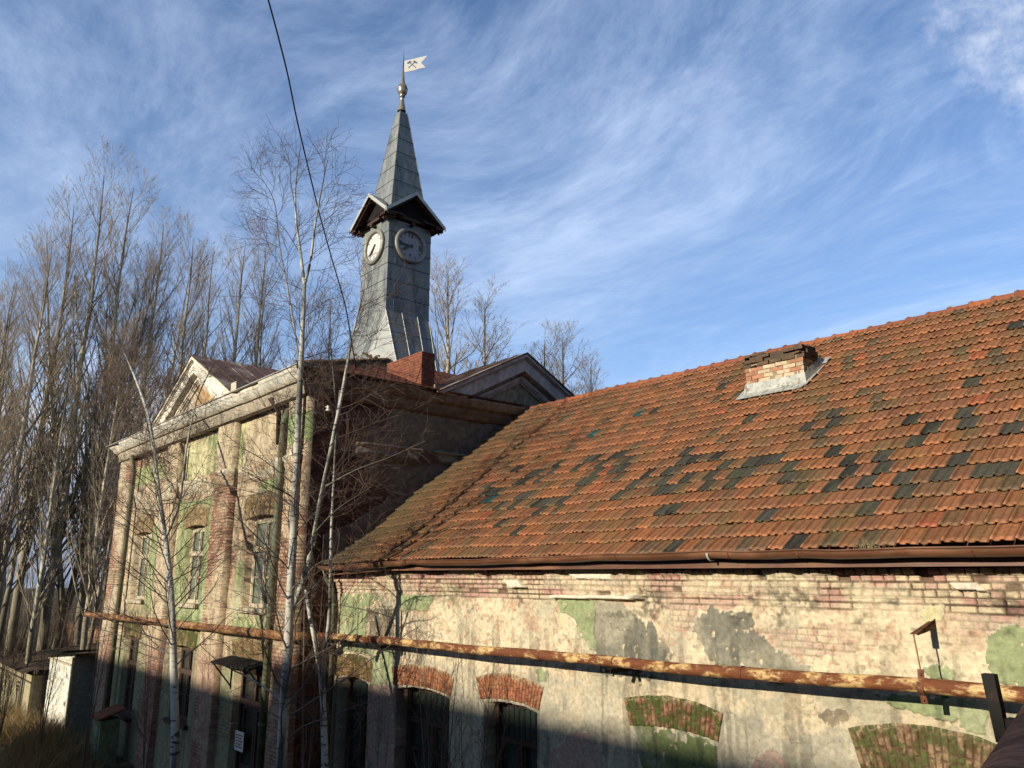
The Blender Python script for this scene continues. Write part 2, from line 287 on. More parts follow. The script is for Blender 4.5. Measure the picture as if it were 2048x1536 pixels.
B2= [(-13.65,6.60,-3.23),(-13.71,6.60,-2.21),(-13.69,6.60,-1.55),(-13.69,6.60,-1.21),(-13.74,6.60,-0.47),(-13.77,6.60,0.44),(-13.78,6.60,0.90),(-13.82,6.60,1.44),(-13.86,6.60,2.31),(-13.89,6.60,2.95),(-13.93,6.60,4.00),(-13.98,6.60,4.96),(-14.02,6.60,5.72)]
B2L= [(-14.02,6.60,5.72),(-14.34,6.60,6.59),(-14.64,6.60,7.38),(-14.80,6.60,8.15),(-14.73,6.60,8.84),(-14.66,6.60,9.17)]
B2R= [(-14.02,6.60,5.72),(-13.80,6.60,6.19),(-13.72,6.60,6.93),(-13.50,6.60,7.74),(-13.34,6.60,8.24)]
B2W= [(-14.04,6.60,4.14),(-14.65,6.60,5.57),(-15.35,6.60,6.92),(-15.83,6.60,8.30),(-16.84,6.60,9.35)]
B2F= [(-14.45,6.90,-1.03),(-14.24,6.90,-0.59),(-13.96,6.90,-0.27),(-13.57,6.90,0.44),(-13.49,6.90,0.90),(-13.32,6.90,1.54),(-13.13,6.90,2.08),(-12.98,6.90,2.61),(-12.79,6.90,3.17),(-12.66,6.90,3.67),(-12.57,6.90,4.09),(-12.38,6.90,4.63),(-12.14,6.90,5.15)]
B3= [(-13.47,7.40,-3.51),(-13.76,7.40,-2.22),(-13.96,7.40,-1.37),(-13.73,7.40,-1.26),(-13.71,7.40,-0.46),(-13.80,7.40,0.33),(-13.85,7.40,1.13),(-13.83,7.40,1.96),(-13.86,7.40,2.85),(-13.78,7.40,3.61)]
B3b= [(-13.59,7.40,-3.34),(-13.80,7.40,-2.16),(-14.13,7.40,-1.38),(-14.54,7.40,-0.74),(-14.73,7.40,-0.29)]
BRS=[[(-13.57,6.90,0.74),(-12.97,6.90,1.06),(-12.38,6.90,1.27),(-11.94,6.90,1.34),(-11.52,6.90,1.48)], [(-13.19,6.90,1.60),(-12.50,6.90,1.74),(-11.81,6.90,1.85),(-11.26,6.90,1.85),(-10.58,6.90,1.96),(-9.99,6.90,2.04)], [(-13.86,6.90,-0.09),(-13.54,6.90,0.20),(-13.07,6.90,0.26),(-12.18,6.90,0.30),(-11.60,6.90,0.34)], [(-13.49,6.60,-2.76),(-13.06,6.60,-2.46),(-12.36,6.60,-2.31),(-11.42,6.60,-2.01),(-10.57,6.60,-1.76)], [(-13.67,6.60,-2.20),(-14.31,6.60,-2.04),(-15.23,6.60,-1.90),(-16.76,6.60,-1.80),(-17.98,6.60,-1.48)], [(-13.66,6.60,-0.74),(-14.11,6.60,-0.70),(-15.46,6.60,-0.72),(-17.03,6.60,-0.65)], [(-13.67,6.60,-0.11),(-14.45,6.60,0.02),(-15.87,6.60,0.10),(-17.24,6.60,0.26)], [(-13.80,6.60,1.32),(-14.24,6.60,1.47),(-15.41,6.60,1.58),(-17.34,6.60,1.95),(-19.63,6.60,2.26)]]

CABLE=[(-12.23, 4.41, 11.03), (-13.08, 5.0, 11.02), (-13.64, 5.49, 10.74), (-14.19, 5.98, 10.39), (-14.65, 6.43, 9.84), (-15.09, 6.91, 9.24), (-15.64, 7.63, 8.19), (-16.02, 8.21, 7.34), (-16.38, 8.81, 6.44), (-16.73, 9.22, 5.7), (-17.09, 9.59, 5.13)]
OBZ = 9.0
# ------------------------------------------------------------------ the setting
GZ = -5.6
def make_ground():
    xs = np.concatenate([np.linspace(-400, -60, 18), np.linspace(-58, 20, 157), np.linspace(30, 300, 14)])
    ys = np.concatenate([np.linspace(-300, -40, 14), np.linspace(-36, 70, 160), np.linspace(80, 500, 18)])
    X, Y = np.meshgrid(xs, ys, indexing='ij')
    Z = GZ+.25*(fbm(X, Y, .25, 3, 5)-.5)*(np.abs(X+34) < 60)
    c = np.zeros(X.shape+(3,))+np.array((.085, .065, .035))
    c = mixc(c, (.19, .145, .07), ss(.4, .6, fbm(X, Y, .7, 4, 9)))
    c = mixc(c, (.05, .045, .02), ss(.5, .7, fbm(X, Y, 1.5, 3, 19)))
    o = to_mesh('ground', np.stack([X, Y, Z], -1), grid_faces(len(xs), len(ys)), M['wall2'], None, col=c)
    o['kind'] = 'structure'
make_ground()

# ------------------------------------------------------------------ long workshop building
wing = thing('workshop_building', 'long low building with peeling plaster and orange clay tile roof', 'building', (-6, 9, GZ))
WX0, WX1, WY = -16.42, 3.0, 9.0
OPEN = [(-16.12, -14.86, -2.20, .10), (-13.78, -12.06, -2.17, .09), (-11.06, -9.74, -2.13, .08), (-4.50, -3.06, -2.12, .12)]
def long_wall():
    xs = np.concatenate([np.arange(WX0, -12.5, .018), np.arange(-12.5, -8, .0145), np.arange(-8, -1.6, .0115), np.arange(-1.6, WX1+.05, .05)])
    zs = np.concatenate([np.linspace(GZ, -4.3, 10)[:-1], np.arange(-4.3, -2.6, .035), np.arange(-2.6, .22, .0115)])
    X, Z = np.meshgrid(xs, zs, indexing='ij')
    d, h1, h2, row = bricks(X, Z, 1)
    nb = fbm(X, Z, 1.1, 5, 40, .55); nf = fbm(X, Z, 14, 4, 41, .6); nm = fbm(X, Z, 4.5, 4, 42, .6)
    # brick colour
    bc = np.zeros(X.shape+(3,))+np.array((.52, .30, .235))
    bc = mixc(bc, (.56, .38, .29), ss(.25, .75, h1)); bc = mixc(bc, (.46, .15, .08), (h2 > .93)*1.)
    bc = mixc(bc, (.66, .56, .36), ss(.45, .62, fbm(X, Z, 3.2, 4, 50)+.35*(h2-.5))*.85)
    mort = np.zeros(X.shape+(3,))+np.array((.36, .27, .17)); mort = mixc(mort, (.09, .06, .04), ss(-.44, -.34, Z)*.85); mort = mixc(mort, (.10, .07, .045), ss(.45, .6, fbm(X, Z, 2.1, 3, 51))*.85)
    inb = ss(0, .006, d)
    bcol = mort+(bc-mort)*inb[..., None]
    depth_b = -.016*(1-inb)+.008*(h1-.5)+.004*(nf-.5)
    # cream thin render
    rc = np.zeros(X.shape+(3,))+np.array((.74, .64, .43))
    rc = mixc(rc, (.63, .50, .33), ss(.45, .65, nm)*.6); rc = mixc(rc, (.48, .44, .31), ss(.50, .70, fbm(X, Z, 2.3, 5, 60, .6))*.75)
    rc = mixc(rc, (.52, .26, .16), ss(.56, .66, fbm(X, Z, 7, 4, 61, .65))*ss(.35, .6, nb)*.55)
    rc = mixc(rc, (.28, .24, .15), ss(.62, .70, nf)*.6)
    depth_r = .007*(nf-.5)+.018*(nm-.5)
    cover = ss(.38, .56, fbm(X, Z, 1.6, 5, 70, .6)*.9+.34)          # mostly rendered
    topb = ss(-.46, -.36, Z+.10*(fbm(X, X*0, 1.3, 3, 71)-.5))       # brick cornice band
    wash = ss(.46, .60, fbm(X, Z*1.6, 1.3, 4, 72))                  # lime left over on the band
    cover = cover*(1-topb*(1-.7*wash))
    px = X+.10*(fbm(X, Z, 6, 3, 80)-.5)+.05*(fbm(X, Z, 22, 2, 82)-.5); pz = Z+.10*(fbm(X, Z, 6, 3, 81)-.5)+.05*(fbm(X, Z, 22, 2, 83)-.5)
    for p in PATCH['brick']: cover = np.where(in_poly(px, pz, p), np.clip(cover-.55+.9*(nm-.4), 0, 1), cover)
    relief = 1-cover*.93
    col = bcol+(rc-bcol)*(cover*.97)[..., None]
    dep = depth_b*relief+(depth_r+.004)*cover
    # top cornice corbels out in courses
    crs = np.floor((Z+.40)/.077)
    cor = np.clip(crs, 0, 6)*.030*(.85+.3*_h(np.floor(X*1.7), crs, 91))
    lump = ss(.35, .7, fbm(X, Z, 2.5, 3, 92))
    dep = dep+cor*(.55+.45*lump)
    # brick courses at the top have deep, open bed joints
    dep = dep-.026*topb*(1-inb)*(1-.3*wash)
    # missing bricks
    miss = (h2 < .035)*topb*inb; dep = dep-.045*miss; col = mixc(col, (.12, .08, .05), miss*.8)
    # lower half: smoother grey plaster
    low = ss(-1.55, -1.75, Z+.55*(fbm(X, Z, .8, 4, 100)-.5))
    gc = np.zeros(X.shape+(3,))+np.array((.40, .37, .275)); gc = mixc(gc, (.50, .46, .33), ss(.35, .65, nb)); gc = mixc(gc, (.28, .27, .20), ss(.5, .75, fbm(X, Z, 1.7, 4, 102))*.8)
    gc = mixc(gc, (.62, .52, .34), ss(.56, .64, fbm(X, Z, 3.4, 4, 103))*.55)
    gm = low*np.where(X > -12, 1, .85)
    col = col+(gc-col)*(gm*.92)[..., None]; dep = dep*(1-gm*.7)+gm*.012
    # right-hand lower zone above the grey: pale flaking coat
    flk = ss(-1.0, -1.35, Z+.3*(nb-.5))*ss(-9.2, -8.4, X)*(1-low)
    fc = mixc(np.zeros(X.shape+(3,))+np.array((.60, .50, .33)), (.42, .39, .27), ss(.47, .53, fbm(X, Z, 3.1, 5, 104, .6)))
    col = col+(fc-col)*(flk*.8)[..., None]
    edge = 0
    def lay(key, c1, c2, th, ns=3., wz=0):
        nonlocal col, dep
        for p in PATCH[key]:
            k = in_poly(px, pz, p)*1.
            cc = mixc(np.zeros(X.shape+(3,))+np.array(c1), c2, ss(.4, .65, fbm(X, Z, ns, 4, 110)))
            chip = ss(.70, .74, fbm(X, Z, 9, 3, 111))
            k = k*(1-chip)
            e1 = np.clip(np.roll(k, 1, 0)+np.roll(k, 1, 1)+np.roll(k, -1, 1)-k*3, 0, 1); e2 = np.clip(np.roll(k, -1, 0)+np.roll(np.roll(k, -1, 0), 1, 1)-k*2, 0, 1); col = mixc(col, (.13, .10, .07), e1*.75*ss(.35, .6, nm)); col = mixc(col, (.74, .68, .52), e2*.5)  # dark rim paints the patch's cast shadow, pale rim is broken lime
            col = col+(cc-col)*(k*.96)[..., None]; dep = dep*(1-k)+k*(th+.003*(nf-.5)+wz*topb*dep)
    lay('yellow', (.62, .57, .32), (.70, .61, .42), .004)
    lay('gray', (.36, .335, .24), (.20, .195, .15), .022, 1.6)
    lay('green', (.30, .355, .175), (.38, .42, .24), .028, 1.5)
    lay('dark', (.20, .17, .12), (.30, .24, .16), -.004)
    lay('pinkp', (.46, .31, .24), (.40, .31, .24), .014)
    lay('mossg', (.13, .17, .06), (.30, .30, .20), .010)
    # white moulding remnants
    for p in PATCH['white']:
        k = in_poly(X+.02*(nm-.5), Z+.02*(nm-.5), p)*1.
        col = mixc(col, (.78, .72, .56), k*.9); dep = dep*(1-k)+k*(.13+.02*(nm-.5)) if p[0][1] > -.42 else dep*(1-k)+k*.055
    # soot and damp under the cornice
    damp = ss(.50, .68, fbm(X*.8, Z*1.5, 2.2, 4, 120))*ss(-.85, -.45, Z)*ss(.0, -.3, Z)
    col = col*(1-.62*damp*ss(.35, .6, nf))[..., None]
    spot = np.exp(-(((X+12.0)/.55)**2+((Z+.33)/.22)**2)); col = mixc(col, (.20, .18, .10), np.clip(spot, 0, 1)*ss(.3, .55, nf)*.9)
    streak = ss(.55, .70, fbm(X*4, Z*.5, 2.0, 3, 125))*ss(-.5, -1.2, Z)*.35; col = col*(1-streak)[..., None]
    # cracks
    cr = np.abs(fbm(X, Z, 1.9, 4, 130)-.5); ck = ss(.006, .0, cr)*(fbm(X, Z, .9, 2, 131) > .5)*(1-topb); dep = dep-.006*ck; col = col*(1-.5*ck)[..., None]
    # crumbling hollow at the left end
    ce = ss(-16.05, -16.42, X+.1*(nm-.5))*ss(-.1, -.3, Z); dep = dep-.05*ce*ss(-.35, -.7, Z); col = mixc(col, (.5, .40, .27), ce*.6)
    # window openings recessed
    for (a, b, zt, rise) in OPEN:
        u = (X-(a+b)/2)/((b-a)/2)
        jag = .03*(fbm(X, Z, 5, 3, 140)-.5)
        ins = (np.abs(u+jag) < 1) & (Z < zt+rise*(1-u*u)+jag)
        dep = np.where(ins, -.42, dep); col = np.where(ins[..., None], np.array((.05, .04, .03)), col)
    P = np.stack([X, WY-dep, Z], -1)
    to_mesh('wall', P, grid_faces(len(xs), len(zs))[:, ::-1], M['wall'], wing, col=col)
    for bb in ((WX0, WX1, WY+.5, WY+.6, GZ, .2), (WX1, WX1+.3, WY-.05, 20.6, GZ, .2), (WX0, WX1, 20.3, 20.6, GZ, .2)):
        mb = MB(); mb.box(*bb, (.3, .25, .17)); mb.build('wall', M['wall2'], wing)
    mb = MB(); mb.add([(WX1+.1, WY, .2), (WX1+.1, 20.6, .2), (WX1+.1, 14.8, 4.5)], [(0, 1, 2)], (.35, .3, .2)); mb.build('gable_wall', M['wall2'], wing)
long_wall()
def arch_band(xa, xb, zb, zt, slope, parent, seed, moss, name='lintel', Yp=WY, prot=.04, res=110, tint=(.30, .10, .045), lb=0., rise=.16):
    """brick-on-end segmental lintel; xa..xb at the top, narrowing to the bottom"""
    n, m = res*2, 56
    U, W = np.meshgrid(np.linspace(0, 1, n), np.linspace(0, 1, m), indexing='ij')
    xm = (xa+xb)/2; hw = (xb-xa)/2
    X = xm+(U*2-1)*(hw-slope*(1-W)); arc = rise*(1-(U*2-1)**2)
    Z = zb+(zt-zb)*W+arc*(.55+.45*W)+.02*(fbm(U*3, W, 3, 2, seed)-.5)*W
    nbk = round((xb-xa)/.078); f = U*nbk; fb = f-np.floor(f); idb = np.floor(f)
    off = .5*(idb % 2); r = np.floor(W*1.9+off*.6); g = (W*1.9+off*.6)-r
    jx = np.minimum(fb, 1-fb)*.078-.006; jz = np.minimum(g, 1-g)*.2-.006
    j = ss(0, .006, np.minimum(jx, jz)+(fbm(U*9, W*3, 5, 2, seed+1)-.5)*.006)
    h = _h(idb, r, seed)
    c = np.zeros(X.shape+(3,))+np.array(tint); c = mixc(c, tuple(np.array(tint)*np.array((1.6, 1.9, 2.0))), h*.8)
    c = mixc(c, (.34, .25, .15), ss(.52, .66, fbm(U*14, W*4, 3, 4, seed+5))*.6)
    c = mixc(c, (.06, .035, .02), (1-j)*.62)
    c = mixc(c, (.50, .40, .24), ss(.78, 1., W+.35*(fbm(U*7, W, 3, 3, seed+7)-.5))*.9)
    c = mixc(c, (.055, .095, .02), ss(.38, .60, fbm(U*6, W*1.6, 2.2, 5, seed+9, .65)+.08*W)*moss*(.4+.6*j))
    c = mixc(c, (.10, .035, .02), ss(.5, .62, fbm(U*16, W*3.5, 3, 4, seed+12))*.5)
    D = prot+.020*(j-1)+.01*(h-.5)+.006*(fbm(U*20, W*9, 3, 2, seed)-.5)
    D[0, :] = -.05; D[-1, :] = -.05; D[:, 0] = -.1; D[:, -1] = -.02
    return to_mesh(name, np.stack([X, Yp-D, Z], -1), grid_faces(n, m)[:, ::-1], M['wall'], parent, col=c)
arch_band(-16.32, -14.66, -2.16, -1.76, .09, wing, 300, .7, tint=(.26, .13, .06), rise=.12)
arch_band(-13.98, -11.90, -2.12, -1.78, .10, wing, 310, .1, rise=.13)
arch_band(-11.28, -9.56, -2.08, -1.72, .12, wing, 320, .05, rise=.13)
arch_band(-7.90, -6.24, -2.06, -1.70, .10, wing, 330, 1.0, tint=(.20, .085, .045), rise=.11)
arch_band(-4.62, -2.92, -2.10, -1.66, .13, wing, 340, .85, tint=(.25, .145, .08), res=150, rise=.14)
def wing_window(a, b, zt, seed, bars=True):
    y = WY+.30; fr = MB(); z0 = -5.0
    c1 = (1, 1, 1)
    for (x0, x1) in ((a-.02, a+.09), (b-.09, b+.02)): fr.box(x0, x1, y-.06, y+.05, z0, zt+.10)
    xm = (a+b)/2
    for zz in (zt+.02, zt-.56, -4.1): fr.box(a+.09, b-.09, y-.055, y+.045, zz-.045, zz+.05)
    fr.box(xm-.045, xm+.045, y-.07, y+.05, z0, zt-.6)
    for s in (-1, 1):
        xa, xb = (a+.10, xm-.05) if s < 0 else (xm+.05, b-.10)
        for (x0, x1) in ((xa, xa+.04), (xb-.04, xb)): fr.box(x0, x1, y-.045, y+.03, z0, zt-.62)
        for zz in (-3.25, -3.9): fr.box(xa+.04, xb-.04, y-.04, y+.03, zz-.02, zz+.02)
    fo = fr.build('window', M['wood_dk'], wing)
    g = MB(); g.box(a, b, y+.02, y+.028, z0, zt+.05); g.build('pane', M['glass'], fo)
    if bars:
        q = MB()
        for k in range(9):
            xx = a+.12+(b-a-.24)*k/8; q.tube([(xx, y-.09, zt-.02), (xx, y-.09, zt-.54)], .007, 5)
        for k in range(5):
            xx = a+.16+(b-a-.32)*k/4; q.tube([(xx, y-.10, zt-.66), (xx+.14*math.sin(k*2+seed), y-.10, zt-1.2), (xx-.1, y-.10, zt-2.2)], .006, 5)
        for zz in (zt-.9, zt-1.5): q.tube([(a+.1, y-.1, zz), (xm, y-.1, zz-.22), (b-.1, y-.1, zz)], .006, 5)
        q.build('grille', M['blk'], fo)
for i, (a, b, zt, rise) in enumerate(OPEN): wing_window(a, b, zt, i, bars=(i in (1, 2)))

# ---- roof with tiles
RS, RC = .71/math.sqrt(1+.71**2), 1/math.sqrt(1+.71**2)
RY0, RZ0 = 8.6, .275
def roofP(x, s, h):
    sag = -.15*np.exp(-((s-1.5)/1.25)**2)*ss(-12.6, -16.2, x)
    und = .03*(fbm(x, s, .35, 3, 7)-.5)*2+.012*(fbm(x, s, 1.6, 2, 8)-.5)*2
    return np.stack([x, RY0+s*RC-h*RS, RZ0+s*RS+h*RC+sag+und], -1)
TW, TE = .2215, .325
def tile_roof():
    us = np.array([0, .05, .10, .14, .20, .32, .40, .43, .47, .53, .57, .60, .70, .85, .93, 1.0])
    hu = np.array([.020, .030, .026, .006, .000, .000, .002, .012, .010, .010, .012, .002, .000, .000, .004, -.004])
    vv = np.array([0, 0, .045, .13, .22, 1.06])
    nose = np.exp(-((us-.5)/.10)**2)*.020+np.exp(-((us-.25)/.05)**2)*.0+np.exp(-((us-.82)/.05)**2)*.0
    nu, nv = len(us), len(vv)
    baseU = np.repeat(us[:, None], nv, 1); baseV = np.repeat(vv[None], nu, 0)
    H = np.repeat(hu[:, None], nv, 1)+.040*(1-baseV*.88)
    H[:, 1] += nose*.7; H[:, 2] += nose; H[:, 3] += nose*.4
    H[:, 0] = H[:, 1]-.019                            # front face, open gap below
    GR = np.array([.40, 1.12, 1.05, .62, .82, 1.0, .70, 1.08, .85, .85, 1.08, .70, 1.0, .92, .50, .10])   # dirt sits in the grooves
    wave = .012*np.cos((us-.5)*2*np.pi*2)             # scalloped front edge
    baseVo = baseV.copy(); baseVo[:, 0] -= wave*1.2; baseVo[:, 1] -= wave*1.2; baseVo[:, 2] -= wave*.5
    gf = grid_faces(nu, nv)
    rng = np.random.default_rng(5)
    nrow = 23
    dark = set(); teal = set(); brn = set()
    def idx(x, s):
        r = int(round(s/TE-.45)); r = max(0, min(nrow-1, r)); off = .5*(r % 2)
        return (int(math.floor((x+5.0)/TW-off)), r)
    for p in DARK: dark.add(idx(*p))
    for p in TEAL: teal.add(idx(*p))
    for p in BROWN: brn.add(idx(*p))
    V = []; F = []; K = []; b = 0
    for r in range(nrow):
        off = .5*(r % 2)
        for c in range(-53, 38):
            x0 = -5.0+(c+off)*TW
            if x0 < -16.42 or x0 > 3.0: continue
            left = float(ss(-11.5, -15.6, x0)); jt = .9+.8*left
            s0 = r*TE+rng.normal(0, .004)*jt
            tw = rng.normal(0, .010)*jt; lift = abs(rng.normal(0, .003))*jt+ (rng.random() < .04)*.012
            sh = rng.normal(0, .0025)
            U = baseU*TW*.985; Vv = baseVo*TE
            X = x0+sh+U-tw*Vv*.6; S = s0+Vv+tw*(U-TW/2)
            Hh = H*(.9+.2*rng.random())+lift+tw*.12*(baseU-.5)
            if (c, r) in ((-1, 0), (2, 0)): X = X+.03; Hh = Hh+.012
            P = roofP(X, S, Hh); V.append(P.reshape(-1, 3))
            a = rng.random(); g = rng.random()
            col = np.array((.325, .128, .050))*(1-a)+np.array((.225, .103, .050))*a
            if g < .02: col = np.array((.33, .10, .042))
            elif g < .20: col = np.array((.195, .105, .05))
            elif g < .24: col = np.array((.125, .085, .045))
            col = col*(.85+.3*rng.random())
            if (c, r) in brn: col = np.array((.12, .085, .045))
            if (c, r) in dark: col = np.array((.050, .047, .036))*(.65+.8*rng.random())
            if (c, r) in teal: col = np.array((.02, .09, .085))
            kk = np.repeat(col[None], nu*nv, 0).reshape(nu, nv, 3)
            isd = (c, r) in dark or (c, r) in teal
            # sunlight on the nose painted as a lighter tone, lichen in the pans, all as surface colour of the tile
            if (c, r) in dark: kk = mixc(kk, (.085, .082, .05), ss(.45, .68, fbm(X, S, 7, 4, 91))*.75)
            if not isd:
                kk[:, :4] = kk[:, :4]*1.45+.012; kk = kk*GR[:, None, None]
                ln = fbm(X, S, 3.1, 3, 77); kk = mixc(kk, (.14, .115, .04), ss(.52, .74, ln)*.38)
            ms = ss(-12.4, -15.8, X)*ss(.30, .62, fbm(X, S, 1.3, 4, 78)+.12)*np.clip(1.2-.1*S, 0, 1)
            kk = mixc(kk, (.10, .078, .036), np.clip(ms, 0, 1)*.75)
            ed = ss(-15.6, -16.3, X+.35*(fbm(X, S, 2, 3, 79)-.5)); kk = mixc(kk, (.13, .105, .05), ed*.6)
            K.append(kk.reshape(-1, 3)); F.append(gf+b); b += nu*nv
    V = np.concatenate(V); F = np.concatenate(F); K = np.concatenate(K)
    rf = to_mesh('roof', V, F, M['tile'], wing, col=K)
    # underlay and far slope
    m = MB(); p = lambda s, h: (RY0+s*RC-h*RS, RZ0+s*RS+h*RC)
    y0, z0 = p(.12, -.36); y1, z1 = p(7.5, -.06)
    n = 2
    m.add([(-16.4, y0, z0), (WX1+.2, y0, z0), (WX1+.2, y1, z1), (-16.4, y1, z1), (WX1+.2, 21., z0), (-16.4, 21., z0)], [(0, 1, 2, 3), (3, 2, 4, 5)], (.16, .06, .03))
    m.build('roof', M['tile'], wing)
    # ridge tiles
    q = MB(); yr, zr = RY0+7.49*RC, RZ0+7.49*RS
    x = -16.4; k = 0
    while x < WX1:
        x1 = x+.36; prf = []
        for (xx, rr) in ((x-.03, .125), (x+.01, .135), (x+.05, .113), (x1, .098)):
            prf.append([(xx, yr+rr*1.05*math.cos(a), zr-.045+rr*math.sin(a)+.012*math.sin(xx*1.3)) for a in np.linspace(-.35, math.pi+.35, 12)])
        v = [p_ for row_ in prf for p_ in row_]
        f = [(i*12+j, i*12+j+1, (i+1)*12+j+1, (i+1)*12+j) for i in range(3) for j in range(11)]+[tuple(range(12))]
        g_ = rng.random(); q.add(v, f, (.30*(.8+.4*g_), .10*(.8+.4*g_), .045)); x = x1; k += 1
        kb = []
        for i in range(12): q.K[-48+i] = (.12, .085, .05)
    q.build('ridge_tiles', M['tile'], rf, smooth=False)
    return rf
roof = tile_roof()
def gutter():
    g = MB(); yc, zc, r = 8.525, .268, .088
    n = 14; prof = [(yc+r*math.cos(a), zc+r*math.sin(a)) for a in np.linspace(math.pi, 2*math.pi, n)]
    prof = [(yc-r-.008, zc+.012), (yc-r-.012, zc)]+prof
    xs = np.arange(-16.3, WX1, .4); V = []; rng = np.random.default_rng(3)
    for x in xs:
        dz = .012*math.sin(x*.7)+.008*rng.normal()-(.10*float(ss(-12.5, -16.2, np.array(x))))
        V += [(x, y, z+dz) for y, z in prof]
    m = len(prof); F = [(i*m+k, i*m+k+1, (i+1)*m+k+1, (i+1)*m+k) for i in range(len(xs)-1) for k in range(m-1)]
    g.add(V, F); go = g.build('gutter', M['gutter'], wing, smooth=True)
    so = go.modifiers.new('solid', 'SOLIDIFY'); so.thickness = .004; so.offset = 1
    for x in np.arange(-15.8, WX1, .92):
        h = MB()
        dz = .012*math.sin(x*.7)-(.10*float(ss(-12.5, -16.2, np.array(x))))
        pr = [(yc+(r+.004)*math.cos(a), zc+(r+.004)*math.sin(a)+dz) for a in np.linspace(math.pi, 2*math.pi, 12)]
        h.add([(x+k*.02, y, z) for k in (0, 1) for y, z in pr], [(i, i+1, 13+i, 12+i) for i in range(11)])
        h.box(x, x+.02, yc+r-.002, 8.78, zc+dz-.002, zc+dz+.004)
        ho = h.build('gutter_bracket', M['rust'], go); ho.modifiers.new('solid', 'SOLIDIFY').thickness = .006
    z = MB(); x = -5.98; pr = [(yc+(r+.012)*math.cos(a), zc+(r+.012)*math.sin(a)) for a in np.linspace(math.pi, 2*math.pi, 14)]
    z.add([(xx, y, q) for xx in (x, x+.03) for y, q in pr], [(i, i+1, 15+i, 14+i) for i in range(13)])
    zo = z.build('joint_band', M['zincl'], go); zo.modifiers.new('solid', 'SOLIDIFY').thickness = .004
    f = MB(); xs = np.arange(-16.4, WX1, .5)
    for i in range(len(xs)-1):
        a0 = -.09*float(ss(-13.5, -16.4, np.array(xs[i]))); a1 = -.09*float(ss(-13.5, -16.4, np.array(xs[i+1])))
        w = [(8.655, .085), (8.655, .155), (8.70, .21), (8.82, .21), (8.82, .12), (8.92, .11), (8.92, .10)]
        f.add([(xs[i], y, q+a0) for y, q in w]+[(xs[i+1], y, q+a1) for y, q in w], [(k, k+1, 8+k, 7+k) for k in range(6)]+[(6, 0, 7, 13)])
    f.build('fascia', M['gutter'], wing)
    # dark soffit board that seals the eave
    s = MB(); s.box(-16.4, WX1, 8.74, 9.1, .205, .225); s.build('soffit', M['wood_dk'], wing)
gutter()
M['zincd'] = mat_two('dirty_flashing', (.33, .335, .29), (.17, .175, .155), 3.0, .42, .7, (.5, .7), (.1, 0), s3=9, c3=(.12, .11, .09), bump=.5)
